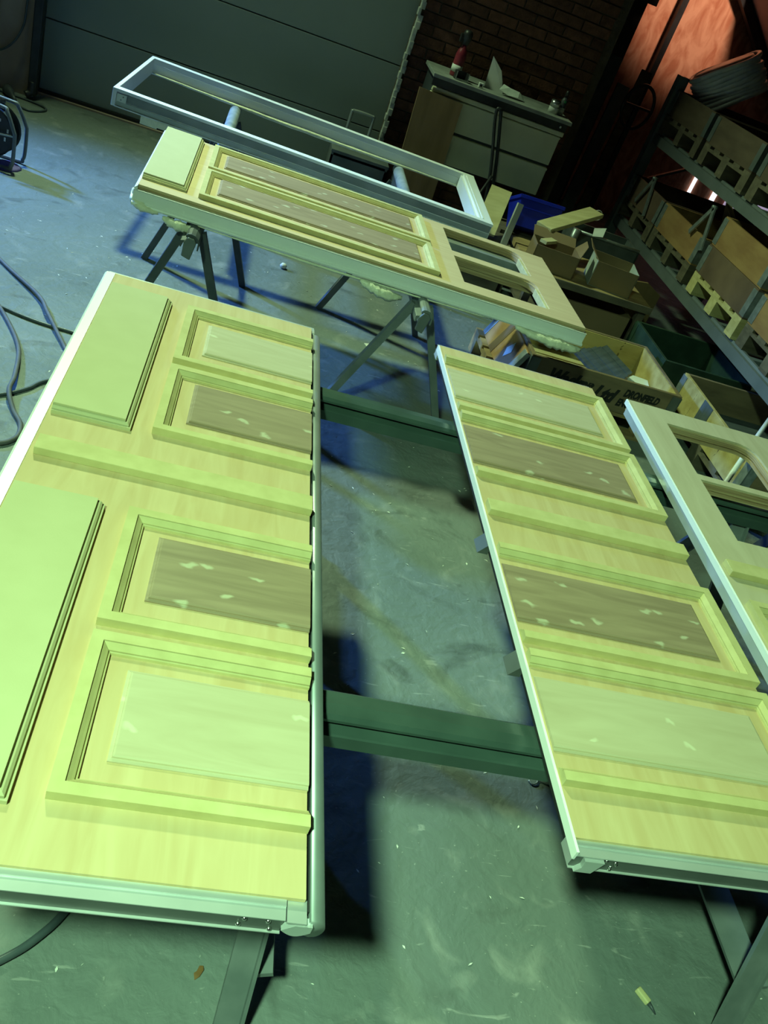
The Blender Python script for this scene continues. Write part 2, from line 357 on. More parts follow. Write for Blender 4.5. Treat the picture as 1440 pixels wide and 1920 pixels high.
# ------------------------------------------------------------------ door sections
PROF = [(0, 0), (0, 0.020), (0.022, 0.020), (0.0221, 0.0140), (0.0235, 0.0140), (0.0237, 0.0185), (0.0300, 0.0125), (0.0342, 0.0090), (0.0343, 0.0045), (0.0357, 0.0045), (0.0359, 0.0072), (0.0385, 0.0060), (0.039, 0)]
BLOCK = [(0, 0), (0, 0.0090), (0.0030, 0.0095), (0.0032, 0.0055), (0.0055, 0.0055), (0.0057, 0.0115), (0.0100, 0.0155), (0.0130, 0.0165), (0.0132, 0.0125), (0.0158, 0.0125), (0.0160, 0.022)]
RAISE = [(0, 0), (0, 0.003), (0.006, 0.0045), (0.0065, 0.0075), (0.010, 0.009)]
def panel_root(name, o, th, a, b, T, label, cat):
    u = Vector((math.cos(th), math.sin(th), a)).normalized(); wv = Vector((-math.sin(th), math.cos(th), b)); wv = (wv - u * wv.dot(u)).normalized(); n = u.cross(wv)
    e = empty(name, (0, 0, 0), 0, label, cat)
    M = Matrix(((u.x, wv.x, n.x, 0), (u.y, wv.y, n.y, 0), (u.z, wv.z, n.z, 0), (0, 0, 0, 1)))
    e.matrix_world = Matrix.Translation(Vector(o) - n * T) @ M
    return e
def frame(root, T, x0, x1, y0, y1, openside):
    """moulding strips round a field; openside 'r', 'l' or None"""
    r = 0 if openside == 'r' else 1; l = 0 if openside == 'l' else 1
    MB().mitre((x0, y1), (x1, y1), (0, -1), PROF, l, r).build('moulding_strip', 'moulding', root, z=T)
    MB().mitre((x0, y0), (x1, y0), (0, 1), PROF, l, r).build('moulding_strip', 'moulding', root, z=T)
    if l: MB().mitre((x0, y0), (x0, y1), (1, 0), PROF, 1, 1).build('moulding_strip', 'moulding', root, z=T)
    if r: MB().mitre((x1, y0), (x1, y1), (-1, 0), PROF, 1, 1).build('moulding_strip', 'moulding', root, z=T)
def raised(root, T, x0, x1, y0, y1, sides, m):
    o = MB().rings(x0, x1, y0, y1, RAISE, sides).build('raised_field', m, root, z=T)
    if m == 'veneer_dark': o['label'] = 'darker brown field with pale filler spots'
def bar(root, T, x0, x1, y0, y1):
    MB().box(x0, x1, y0, y1, 0, 0.020).build('cross_bar', 'moulding', root, z=T, bevel=0.0012)
def screw(root, x, y, z, ax='y'):
    o = MB().lathe([(0.0035, 0), (0.0045, 0.001), (0.003, 0.004), (0.0008, 0.005)], 10, (0, 0, 0)).build('screw', 'steel_screw', root, smooth=True)
    o.location = (x, y, z); o.rotation_euler = (math.pi / 2, 0, 0)

T = 0.050
# profile of the near edge (y, z relative to the face)
EDGE = [(0.0, -0.006), (-0.010, -0.0065), (-0.0105, -0.0095), (-0.0300, -0.0105), (-0.0300, -0.0125), (-0.024, -0.013), (-0.024, -0.0475), (-0.030, -0.0478), (-0.030, -0.050), (0.02, -0.050), (0.02, -0.006)]
def edge_rail(root, x0, x1, near=True, W=2.0):
    pts = EDGE if near else [(W - y, z) for y, z in EDGE]
    MB().prism(pts, 'x', x0, x1).build('edge_rail', 'alu', root, z=T)
    web = [(-0.0262, -0.0128), (-0.0240, -0.0128), (-0.0240, -0.0476), (-0.0262, -0.0476)]
    if near: MB().prism(web, 'x', x0 + 0.001, x1 - 0.001).build('rail_web', 'web_dark', root, z=T)

# --- section A (left, with two thick boards, four frames)
A = panel_root('garage_door_section', (-0.3215, 0.692, 0.75), 0, 0, 0, T,
               'long garage door section with two wide plain MDF boards, nearest on the left', 'door section')
AW, AL = 0.6485, 2.016
MB().box(0, AW, 0, AL, -0.008, 0).build('plywood_skin', 'ply_y', A, z=T)
MB().box(0.004, AW - 0.006, 0.012, AL - 0.004, -0.047, -0.008).build('core', 'seal', A, z=T)
edge_rail(A, -0.022, AW - 0.028); edge_rail(A, -0.022, AW + 0.012, False, AL)
MB().prism([(-0.034, -0.05), (0.01, -0.05), (0.01, -0.0085), (-0.001, -0.0085), (-0.002, -0.0025), (-0.028, -0.0035), (-0.034, -0.010)], 'y', -0.02, AL + 0.01).build('side_rail', 'white_pvc', A, z=T)
# rounded hinge edge on the right
pr = [(AW + 0.009, -0.050), (AW + 0.009, -0.008), (AW + 0.0105, -0.0060)] + [(AW + 0.018 + 0.019 * math.sin(t), -0.030 + 0.024 * math.cos(t)) for t in [math.pi * k / 14 for k in range(0, 13)]] + [(AW + 0.018, -0.054)]
MB().prism(pr, 'y', -0.028, AL - 0.03).build('hinge_profile', 'alu_dull', A, z=T, smooth=True)
MB().prism([(AW - 0.012, -0.012), (AW + 0.009, -0.012), (AW + 0.009, -0.05), (AW - 0.012, -0.05)], 'y', -0.012, AL - 0.01).build('dark_groove', 'seal', A, z=T)
MB().box(AW - 0.026, AW + 0.004, -0.033, 0.004, -0.0135, -0.0095).build('corner_plate', 'alu', A, z=T)
cv = MB().prism([(AW - 0.030 + 0.045 * k / 8, -0.050 + 0.018 * (1 - abs(math.sin(math.pi * k / 8)) * 0.7)) for k in range(9)] + [(AW + 0.015, -0.016), (AW - 0.012, -0.016)], 'y', -0.034, -0.020)
cv.build('end_casting', 'alu', A, z=T)
for sx, sz in ((AW - 0.088, -0.020), (AW - 0.094, -0.037), (AW - 0.052, -0.021), (AW - 0.046, -0.042)): screw(A, sx, -0.026, T + sz)
bx = 0.0075
for y0, y1 in ((1.138, 1.902), (0.092, 0.825)):
    MB().rings(bx, 0.194, y0, y1, BLOCK, (0, 1, 1, 0)).build('plain_board', 'mdf', A, z=T)
for y0, y1 in ((1.530, 1.893), (1.153, 1.495), (0.481, 0.825), (0.110, 0.452)): frame(A, T, 0.2435, AW + 0.001, y0, y1, 'r')
bar(A, T, 0.012, AW + 0.002, 0.960, 1.017)
for (y0, y1), m in zip(((1.618, 1.823), (1.233, 1.439), (0.565, 0.762), (0.190, 0.384)), ('veneer_light', 'veneer_dark', 'veneer_dark', 'veneer_light')):
    raised(A, T, 0.3185, AW + 0.001, y0, y1, (1, 0, 1, 1), m)

# --- section B (middle)
B = panel_root('garage_door_section', (0.829, 0.868, 0.75), math.radians(0.45), 0, 0, T,
               'garage door section with four moulded frames open to the left, in the middle', 'door section')
BW, BL = 0.632, 2.003
MB().box(0, BW, 0, BL, -0.008, 0).build('plywood_skin', 'ply_y', B, z=T)
MB().box(0.006, BW - 0.006, 0.012, BL - 0.004, -0.047, -0.008).build('core', 'seal', B, z=T)
edge_rail(B, 0.0, BW); edge_rail(B, 0.0, BW, False, BL)
MB().prism([(-0.005, -0.022), (0.0, -0.022), (0.0, 0.0005), (-0.005, -0.0005)], 'y', -0.030, BL).build('side_rail', 'white_pvc', B, z=T)
MB().prism([(0.010, -0.05), (0.045, -0.05), (0.058, -0.016), (0.018, -0.016), (0.020, -0.036)], 'y', -0.036, -0.018).build('end_casting', 'alu', B, z=T)
MB().box(0.0, 0.075, -0.0305, -0.004, -0.0102, -0.0092).build('corner_plate', 'alu', B, z=T)
for sx, sz in ((0.085, -0.021), (0.081, -0.035), (0.065, -0.018), (0.058, -0.026), (0.089, -0.027), (0.083, -0.042)): screw(B, sx, -0.026, T + sz)
MB().box(BW - 0.01, BW + 0.001, 0.01, BL - 0.02, -0.05, -0.01).build('side_rail', 'alu_dull', B, z=T)
for yy in (0.86, 0.43):
    MB().prism([(-0.026, -0.050), (0.004, -0.050), (0.004, -0.020), (-0.006, -0.022)], 'y', yy, yy + 0.055).build('side_bracket', 'web_dark', B, z=T)
for y0, y1 in ((1.536, 1.897), (1.160, 1.506), (0.490, 0.832), (0.110, 0.456)): frame(B, T, 0.002, BW + 0.001, y0, y1, 'l')
bar(B, T, 0.006, BW + 0.001, 0.974, 1.026)
for (y0, y1), m in zip(((1.615, 1.820), (1.228, 1.440), (0.560, 0.765), (0.190, 0.387)), ('veneer_light', 'veneer_dark', 'veneer_dark', 'veneer_light')):
    raised(B, T, 0.004, 0.560, y0, y1, (0, 1, 1, 1), m)

# --- plywood face with openings (rounded far right corners)
def pierced(root, name, m, x0, x1, y0, y1, wins, z0, z1, T):
    """wins: list of (wx0, wx1, wy0, wy1, radius) ordered near to far, same x range"""
    wx0, wx1 = wins[0][0], wins[0][1]
    b = MB().box(x0, wx0, y0, y1, z0, z1).box(wx1, x1, y0, y1, z0, z1)
    yy = y0
    for (_, _, a, c, r) in wins:
        b.box(wx0, wx1, yy, a, z0, z1); yy = c
    b.box(wx0, wx1, yy, y1, z0, z1)
    for (_, _, a, c, r) in wins:
        pts = [(wx1, c)] + [(wx1 - r + r * math.cos(t), c - r + r * math.sin(t)) for t in [k * math.pi / 2 / 10 for k in range(11)]]
        for i in range(1, len(pts) - 1): b.prism([pts[0], pts[i], pts[i + 1]], 'z', z0, z1)
        r2 = 0.014
        pts = [(wx1, a)] + [(wx1 - r2 + r2 * math.cos(t), a + r2 + r2 * math.sin(t)) for t in [-math.pi / 2 + k * math.pi / 2 / 5 for k in range(6)]]
        for i in range(1, len(pts) - 1): b.prism([pts[0], pts[i], pts[i + 1]], 'z', z0, z1)
    return b.build(name, m, root, z=T)

# --- section C (right, with window openings)
C = panel_root('garage_door_section', (1.5544, 0.8789, 0.75), math.radians(-1.014), 0.0077, 0.0041, T,
               'garage door section with rounded window openings at the right edge', 'door section')
CW, CL = 0.637, 1.973
cw = [(0.131, 0.508, 1.142, 1.480, 0.075), (0.131, 0.508, 1.514, 1.856, 0.075)]
pierced(C, 'plywood_skin', 'ply_pale', 0, CW, 0, CL, cw, -0.008, 0, T)
cw2 = [(0.140, 0.500, 1.150, 1.472, 0.068), (0.140, 0.500, 1.522, 1.848, 0.068)]
pierced(C, 'plywood_core', 'ply_edge', 0.008, CW - 0.008, 0.95, CL - 0.006, cw2, -0.028, -0.008, T)
pierced(C, 'inner_frame', 'ply_edge', 0.008, CW - 0.008, 0.95, CL - 0.006, [(0.146, 0.494, 1.156, 1.466, 0.062), (0.146, 0.494, 1.528, 1.842, 0.062)], -0.042, -0.031, T)
MB().box(0.006, CW - 0.006, 0.012, 0.95, -0.047, -0.008).build('core', 'seal', C, z=T)
MB().prism([(-0.005, -0.020), (0.0, -0.020), (0.0, 0.0005), (-0.005, -0.001)], 'y', 0, CL).build('side_rail', 'white_pvc', C, z=T)
MB().box(-0.002, 0.008, 0, CL - 0.03, -0.05, -0.020).build('side_rail', 'alu', C, z=T)
bar(C, T, 0.012, CW, 0.936, 0.993)
for y0, y1 in ((0.47, 0.815), (0.09, 0.43)): frame(C, T, 0.012, CW, y0, y1, None)

# --- hinged side door D
TD = 0.080
D = panel_root('side_door', (-0.3971, 3.6099, 0.75), math.radians(0.566), -0.0196, -0.0055, TD,
               'side door panel with two long moulded frames and two rounded window openings', 'door')
DL, DW = 2.049, 0.914
dw = [(1.447, 1.888, 0.102, 0.440, 0.075), (1.455, 1.893, 0.510, 0.852, 0.075)]
dw = [(1.450, 1.890, a, c, r) for (_, _, a, c, r) in dw]
pierced(D, 'plywood_skin', 'ply_x', 0, DL, 0, DW, dw, -0.009, 0, TD)
pierced(D, 'plywood_core', 'ply_edge', 1.36, DL - 0.008, 0.008, DW - 0.008, [(1.456, 1.882, a + 0.006, c - 0.006, 0.07) for (_, _, a, c, r) in dw], -0.036, -0.009, TD)
MB().box(0.006, 1.36, 0.006, DW - 0.006, -0.060, -0.009).build('core', 'ply_edge', D, z=TD)
MB().box(0.0, DL, -0.001, 0.006, -0.018, -0.009).build('plywood_edge', 'ply_edge', D, z=TD)
near = [(0.05, -0.018), (-0.017, -0.018), (-0.017, -0.0205), (-0.013, -0.022), (-0.013, -0.064), (-0.026, -0.068), (-0.029, -0.073), (-0.026, -0.080), (0.05, -0.080)]
MB().prism(near, 'x', -0.012, DL + 0.010).build('frame_rail', 'white_pvc', D, z=TD)
MB().prism([(DW - y, z) for y, z in near], 'x', -0.012, DL + 0.010).build('frame_rail', 'white_pvc', D, z=TD)
MB().prism([(-0.012, -0.012), (0.0, -0.002), (0.002, -0.018), (0.05, -0.018), (0.05, -0.08), (-0.014, -0.08)], 'y', -0.012, DW + 0.012).build('frame_rail', 'white_pvc', D, z=TD)
MB().box(DL - 0.05, DL + 0.010, -0.010, DW + 0.010, -0.080, -0.018).build('frame_rail', 'white_pvc', D, z=TD)
MB().box(1.40, 1.95, DW - 0.14, DW - 0.05, -0.079, -0.040).build('window_channel', 'alu_dull', D, z=TD)
MB().box(1.40, 1.95, 0.440, 0.500, -0.062, -0.036).build('window_mullion', 'ply_edge', D, z=TD)
for (_, _, a, c, r) in dw:
    MB().box(1.874, 1.892, a + 0.012, c - 0.085, -0.040, -0.004).build('glazing_bead', 'pine', D, z=TD, bevel=0.002)
MB().rings(0.002, 0.184, 0.083, 0.892, BLOCK, (0, 1, 1, 0)).build('plain_board', 'mdf', D, z=TD)
frame(D, TD, 0.237, 1.325, 0.480, 0.872, None); frame(D, TD, 0.235, 1.320, 0.066, 0.449, None)
raised(D, TD, 0.305, 1.253, 0.590, 0.795, (1, 1, 1, 1), 'veneer_dark'); raised(D, TD, 0.305, 1.250, 0.177, 0.398, (1, 1, 1, 1), 'veneer_dark')
def film(root, path, wid, seed, T, droop=0.03):
    """crumpled strip of protective film following path"""
    rnd = random.Random(seed); P = smoothpath(path, 6); vs = []; fs = []; K = 7
    for i, p in enumerate(P):
        e = 0.35 + 0.65 * math.sin(math.pi * min(1, max(0, i / (len(P) - 1))))
        for k in range(K):
            t = k / (K - 1) * 2 * math.pi
            rr = wid * e * (0.72 + 0.45 * rnd.random())
            vs.append((p.x + rnd.uniform(-0.004, 0.004), p.y + rr * 0.55 * math.cos(t), p.z + rr * 0.5 * math.sin(t) - droop * e * 0.2))
    for i in range(len(P) - 1):
        for k in range(K): fs.append((i * K + k, i * K + (k + 1) % K, (i + 1) * K + (k + 1) % K, (i + 1) * K + k))
    fs += [tuple(range(K)), tuple(range(len(vs) - K, len(vs)))]
    o = MB().add(vs, fs).build('protective_film', 'film', root, z=T, smooth=True); o['label'] = 'crumpled pale protective film'
    return o
film(D, [(-0.025, 0.10, -0.055), (-0.020, 0.02, -0.062), (0.03, -0.022, -0.074), (0.10, -0.025, -0.080)], 0.040, 1, TD)
film(D, [(0.12, -0.042, -0.086), (0.16, -0.050, -0.092), (0.22, -0.048, -0.095), (0.27, -0.040, -0.092)], 0.046, 2, TD)
film(D, [(0.97, -0.040, -0.088), (1.04, -0.055, -0.098), (1.10, -0.058, -0.104), (1.17, -0.050, -0.106)], 0.056, 3, TD)
film(D, [(1.72, -0.036, -0.078), (1.82, -0.046, -0.086), (1.92, -0.048, -0.088), (2.01, -0.044, -0.092), (2.058, -0.032, -0.092)], 0.052, 4, TD)
film(D, [(0.26, -0.022, -0.082), (0.55, -0.025, -0.083), (0.85, -0.026, -0.084), (1.2, -0.026, -0.083), (1.6, -0.024, -0.082)], 0.012, 5, TD)

# --- outer door frame E
TE = 0.090
E_ = panel_root('door_frame', (-0.7456, 4.9639, 0.75), math.radians(-2.539), -0.0195, -0.0039, TE,
                'empty white aluminium door frame lying flat by the roller door', 'door frame')
EL, EW = 2.156, 1.051
rail = [(0.0, 0.0), (0.052, 0.0), (0.052, -0.090), (-0.004, -0.090), (-0.004, -0.085), (0.010, -0.083), (0.010, -0.062), (0.014, -0.055), (0.014, -0.018), (0.0, -0.015)]
MB().prism(rail, 'x', 0.02, EL).build('frame_rail', 'white_pvc', E_, z=TE)
MB().prism([(EW - y, z) for y, z in [(0.0, 0.0), (0.055, 0.0), (0.055, -0.030), (0.048, -0.034), (0.048, -0.080), (0.062, -0.082), (0.062, -0.09), (0.0, -0.09)]], 'x', 0.02, EL).build('frame_rail', 'white_pvc', E_, z=TE)
MB().box(0.0, 0.022, 0.0, EW, -0.090, 0.0).build('frame_rail', 'white_pvc', E_, z=TE, bevel=0.002)
MB().box(EL - 0.078, EL, 0.052, EW - 0.055, -0.090, -0.0005).build('frame_rail', 'white_pvc', E_, z=TE, bevel=0.002)
MB().box(EL - 0.095, EL - 0.078, 0.052, EW - 0.055, -0.090, -0.012).build('inner_step', 'white_pvc', E_, z=TE)
MB().box(EL - 0.06, EL - 0.05, 0.06, EW - 0.06, -0.0005, 0.002).build('rebate_bead', 'white_pvc', E_, z=TE)
MB().box(0.024, 0.075, -0.001, 0.0045, -0.060, -0.022).build('corner_plate', 'alu', E_, z=TE)
for sx, sz in ((0.058, -0.033), (0.048, -0.050)): screw(E_, sx, -0.001, TE + sz)
MB().box(0.076, EL - 0.004, 0.0080, 0.0138, -0.056, -0.019).build('channel_web', 'alu_mid', E_, z=TE)
MB().box(0.026, EL - 0.004, 0.0050, 0.0098, -0.082, -0.061).build('channel_web', 'alu_dull', E_, z=TE)
film(E_, [(0.03, EW - 0.068, -0.080), (0.5, EW - 0.070, -0.084), (1.0, EW - 0.070, -0.086), (1.5, EW - 0.070, -0.084), (EL - 0.1, EW - 0.066, -0.080)], 0.024, 6, TE)
fm = MB().box(0.16, 0.25, -0.004, 0.0, -0.130, -0.088).box(0.25, 0.33, -0.006, -0.002, -0.122, -0.088)
o = fm.build('protective_film', 'film', E_, z=TE, bevel=0.001); o['label'] = 'loose tab of pale film hanging below the frame'

# ------------------------------------------------------------------ trestles
def beam_profile(w=0.10, h=0.075):
    """inverted channel with rounded back edge (across, z from the top)"""
    return [(-w / 2, -h), (-w / 2, -0.036), (-w / 2 + 0.004, -0.034), (-w / 2 + 0.034, -0.027), (-w / 2 + 0.034, -0.020), (-w / 2 + 0.018, -0.017), (-w / 2 + 0.018, -0.010), (-w / 2 + 0.026, -0.002),
            (0.0, 0.0), (w / 2 - 0.020, -0.004), (w / 2 - 0.005, -0.018), (w / 2, -0.034), (w / 2, -h), (w / 2 - 0.006, -h), (w / 2 - 0.006, -0.031), (-w / 2 + 0.012, -0.042), (-w / 2 + 0.006, -h)]
def trestle_x(x0, x1, y, top, feet_x, near_y, far_y, label):
    t = empty('trestle', (0.5 * (x0 + x1), y, 0), 0, label, 'trestle', 'trestles under the door sections')
    cx = 0.5 * (x0 + x1)
    MB().prism([(p, top + q) for p, q in beam_profile(0.105, 0.068)], 'x', x0 - cx, x1 - cx).build('beam', 'beam_paint', t)
    for fx, ny, fy in zip(feet_x, near_y, far_y):
        for yy in (ny, fy):
            b = MB(); top_y = 0.02 if yy > y else -0.02
            b.bar((fx - cx, top_y, top - 0.045), (fx - cx, yy - y, 0.004), 0.060, 0.012, up=(0, 1, 0.3))
            b.bar((fx - cx + 0.026, top_y, top - 0.045), (fx - cx + 0.026, yy - y, 0.004), 0.008, 0.040, up=(0, 1, 0.3))
            b.build('leg', 'leg_paint', t)
        b = MB(); k = 0.20
        b.bar((fx - cx + 0.03, (ny - y) * (1 - k) , top * k), (fx - cx + 0.03, (fy - y) * (1 - k), top * k), 0.075, 0.014, up=(-0.35, 0, 1))
        b.build('spreader', 'leg_paint', t)
    return t
trestle_x(0.16, 2.14, 1.13, 0.70, (0.355, 1.62), (0.80, 0.90), (1.48, 1.48), 'nearest green steel trestle bridging the two moulded sections')
trestle_x(0.16, 2.16, 2.385, 0.70, (0.30, 1.95), (2.06, 2.06), (2.72, 2.72), 'green steel trestle under the far ends of the door sections')

def trestle_y(x, y0, y1, top, spread, m, bm_, label, group, cap=True):
    t = empty('trestle', (x, y0, 0), 0, label, 'trestle', group)
    Lh = y1 - y0
    MB().prism([(p, top + q) for p, q in beam_profile(0.075, 0.062)], 'y', 0, Lh).build('beam', bm_, t)
    if cap:
        c = MB().prism([(-0.024, top - 0.095), (0.012, top - 0.105), (0.026, top - 0.03), (0.016, top - 0.014), (-0.010, top - 0.012), (-0.024, top - 0.035)], 'y', -0.012, 0.004)
        c.build('end_cap', 'bin_grey', t, bevel=0.004)
    for yy in (0.13, Lh - 0.06):
        for sg in (-1, 1):
            MB().bar((sg * 0.035, yy, top - 0.03), (sg * spread, yy, 0.0), 0.034, 0.034, up=(0, 1, 0)).build('leg', m, t)
    return t
trestle_y(-0.150, 3.47, 4.76, 0.664, 0.275, 'leg_dark', 'leg_dark', 'dark steel trestle under the plain board end of the side door', 'trestles under the side door')
trestle_y(0.868, 3.45, 4.76, 0.645, 0.300, 'leg_paint', 'leg_paint', 'grey steel trestle under the middle of the side door', 'trestles under the side door')
def trestle_pipe(x, y0, y1, top, label):
    t = empty('trestle', (x, y0, 0), 0, label, 'trestle', 'trestles under the door frame'); Lh = y1 - y0
    MB().tube([(0, 0, top - 0.036), (0, Lh * 0.5, top - 0.036), (0, Lh, top - 0.036)], 0.036, 14).build('beam', 'blue_pipe', t, smooth=True)
    MB().box(-0.03, 0.03, 0.02, Lh - 0.02, top - 0.12, top - 0.05).build('beam_web', 'leg_dark', t)
    for yy in (Lh * 0.55, Lh - 0.08):
        for sg in (-1, 1):
            MB().bar((sg * 0.03, yy, top - 0.10), (sg * 0.24, yy, 0.0), 0.034, 0.034, up=(0, 1, 0)).build('leg', 'leg_dark', t)
trestle_pipe(-0.145, 4.98, 6.02, 0.646, 'trestle with bluish pipe beam under the left of the empty door frame')
trestle_pipe(0.955, 4.90, 5.92, 0.625, 'trestle with bluish pipe beam under the right of the empty door frame')

# ------------------------------------------------------------------ left: pipe, cables, reel
pp = MB().box(-1.625, -1.565, 6.95, 7.02, 0.03, 4.0); pp.tube([(-1.63, 6.93, 0.03), (-1.60, 6.95, 0.05), (-1.595, 6.97, 0.12)], 0.03)
tag(pp.build('drain_pipe', 'black', bevel=0.008), 'dark upright pipe between plaster wall and roller door', 'pipe')
def cable(name, pts, r, m, label, group=None):
    return tag(MB().tube(smoothpath(pts, 8), r, 8).build(name, m, smooth=True), label, 'cable', group)
R1 = 0.0095
cable('power_cable', [(-1.5, 4.75, R1), (-1.031, 4.172, R1), (-0.787, 3.889, R1 + 0.012), (-0.70, 3.72, R1 + 0.017), (-0.558, 3.455, R1), (-0.30, 2.95, R1), (-0.1, 2.4, R1)], R1, 'cable_light', 'grey cable running straight diagonally under the left door section')
cable('power_cable', [(-1.3, 3.95, R1), (-1.0, 3.80, R1), (-0.897, 3.69, R1), (-0.747, 3.409, R1), (-0.690, 3.15, R1 + 0.014), (-0.678, 3.02, R1 + 0.018), (-0.635, 2.92, R1), (-0.586, 2.834, R1), (-0.580, 2.74, R1), (-0.64, 2.68, R1), (-0.80, 2.66, R1)], R1, 'cable_light', 'grey cable snaking in a loop beside the left door section')
cable('power_cable', [(-1.2, 3.80, R1 * .8), (-0.95, 3.725, R1 * .8), (-0.80, 3.672, R1 * .8), (-0.682, 3.648, R1 * .8), (-0.56, 3.64, R1 * .8), (-0.2, 3.58, R1 * .8)], R1 * .8, 'cable', 'thin black cable crossing under the straight grey cable')
cable('power_cable', [(-0.9, 2.86, R1 * .8), (-0.705, 3.004, R1 * .8), (-0.629, 3.09, R1 * .8), (-0.558, 3.203, R1 * .8), (-0.3, 3.38, R1 * .8)], R1 * .8, 'cable', 'thin black cable crossing under the looping grey cable')
cable('power_cable', [(-0.45, 0.72, R1), (-0.25, 0.83, R1), (-0.121, 0.913, R1), (-0.06, 0.968, R1), (-0.01, 1.045, R1), (0.08, 1.25, R1)], R1, 'cable', 'dark cable on the floor at the lower left corner')
cable('wall_cable', [(-1.665, 6.995, 1.2), (-1.68, 6.99, 0.62), (-1.70, 6.99, 0.44), (-1.78, 6.985, 0.30), (-1.90, 6.985, 0.24), (-2.1, 6.985, 0.27)], 0.008, 'cable', 'thin cable hanging in a curve on the plaster wall')
cable('wall_cable', [(-1.86, 6.995, 1.3), (-1.862, 6.992, 0.7), (-1.872, 6.992, 0.42), (-1.95, 6.99, 0.35)], 0.007, 'cable', 'thin straight cable on the plaster wall by the picture edge')
cp = empty('plug_lead', (-1.62, 6.8, 0), 0, 'black plug and lead looped on the floor by the drain pipe', 'cable')
MB().tube(smoothpath([(-0.45, 0.14, 0.008), (-0.175, 0.11, 0.008), (0.05, 0.087, 0.008), (0.155, 0.036, 0.008), (0.16, -0.05, 0.008), (0.09, -0.14, 0.008), (0.0, -0.10, 0.010), (-0.05, -0.02, 0.02)], 8), 0.008, 8).build('lead', 'cable', cp, smooth=True)
MB().tube([(-0.03, -0.05, 0.02), (-0.06, 0.0, 0.026), (-0.085, 0.04, 0.03), (-0.10, 0.065, 0.032), (-0.13, 0.11, 0.034)], [0.012, 0.017, 0.026, 0.034, 0.034], 12).build('plug', 'leg_dark', cp, smooth=True)

rl = empty('cable_reel', (-1.455, 5.50, 0), math.radians(-6), 'black cable reel on a tubular stand at the left edge', 'cable reel')
for yy in (-0.055, 0.055):
    MB().lathe([(0.02, -0.004), (0.135, -0.004), (0.145, 0.0), (0.135, 0.004), (0.02, 0.004)], 32, (0, yy, 0.185), 'y').build('flange', 'black', rl, smooth=False)
MB().lathe([(0.11, -0.05), (0.115, -0.03), (0.112, 0.0), (0.116, 0.03), (0.11, 0.05)], 28, (0, 0, 0.185), 'y').build('wound_cable', 'cable', rl, smooth=True)
MB().lathe([(0.045, -0.012), (0.045, 0.0), (0.03, 0.006), (0.03, 0.012)], 24, (0, -0.068, 0.185), 'y').build('socket_hub', 'leg_dark', rl)
for yy in (-0.085, 0.10):
    fr_ = [(-0.165, yy, 0.013), (0.12, yy, 0.013), (0.148, yy, 0.03), (0.158, yy, 0.07), (0.158, yy, 0.20), (0.150, yy, 0.235), (0.105, yy * 0.9, 0.325), (0.07, yy * 0.8, 0.345), (-0.165, yy * 0.8, 0.345)]
    MB().tube(smoothpath(fr_, 5), 0.011, 10).build('stand_tube', 'leg_paint', rl, smooth=True)
MB().tube([(-0.10, -0.10, 0.013), (0.0, -0.16, 0.013), (0.10, -0.19, 0.013)], 0.014, 10).build('foot_tube', 'leg_paint', rl, smooth=True)
MB().bar((-0.15, -0.10, 0.175), (0.158, -0.088, 0.205), 0.008, 0.008).build('axle_bar', 'alu_dull', rl)
MB().tube([(0.02, -0.06, 0.335), (0.02, 0.0, 0.352), (0.02, 0.06, 0.335)], 0.022, 10).build('handle', 'black', rl, smooth=True)
for x, z, ww, hh in ((0.055, 0.265, 0.022, 0.016), (0.108, 0.215, 0.010, 0.022), (0.095, 0.165, 0.010, 0.022), (0.062, 0.090, 0.012, 0.018)):
    MB().box(x - ww / 2, x + ww / 2, -0.0615, -0.0600, z - hh / 2, z + hh / 2).build('sticker', 'paper', rl)
rg = MB(); rg.lathe([(0.09, 0.0), (0.075, 0.012), (0.04, 0.018), (0.01, 0.012)], 12, (-1.36, 5.47, 0.0))
tag(rg.build('rag', 'purple_rag', smooth=True), 'purple rag on the floor under the cable reel', 'rag')

# ------------------------------------------------------------------ back: cabinet and what is on it
cb = empty('drawer_cabinet', (1.60, 6.73, 0), 0, 'cream two drawer cabinet with black strip against the brick pier', 'cabinet')
X0, X1, Y0, Y1 = -0.515, 0.515, -0.23, 0.25
MB().box(X0 + 0.02, X1 - 0.02, Y0 + 0.02, Y1, 0.585, 1.11).build('body', 'cabinet_dark', cb)
MB().box(X0 - 0.01, X1 + 0.02, Y0 - 0.02, Y1, 1.115, 1.14).build('top', 'cabinet_top', cb, bevel=0.003)
MB().box(X0, X1, Y0 - 0.002, Y0 + 0.02, 1.062, 1.115).build('black_strip', 'black', cb)
MB().box(X0 + 0.01, X1 - 0.005, Y0 - 0.016, Y0 + 0.02, 1.028, 1.060).build('lip', 'cream', cb, bevel=0.006)
for z0, z1 in ((0.820, 1.024), (0.595, 0.800)):
    dr = MB().box(X0 + 0.006, X1 - 0.02, Y0 - 0.010, Y0 + 0.02, z0, z1).build('drawer', 'cream', cb, bevel=0.004)
    MB().box(X0 + 0.006, X1 - 0.02, Y0 - 0.018, Y0 - 0.010, z1 - 0.016, z1 - 0.004).build('grip_rail', 'cream', dr)
for sx in (X0 + 0.06, X1 - 0.06):
    for sy in (Y0 + 0.06, Y1 - 0.06):
        MB().box(sx - 0.02, sx + 0.02, sy - 0.02, sy + 0.02, 0, 0.59).build('leg', 'black', cb)
MB().lathe([(0.008, 0), (0.008, 0.006), (0.005, 0.009)], 12, (X1 - 0.05, Y0 - 0.012, 1.088), 'y').build('lock', 'steel_screw', cb)

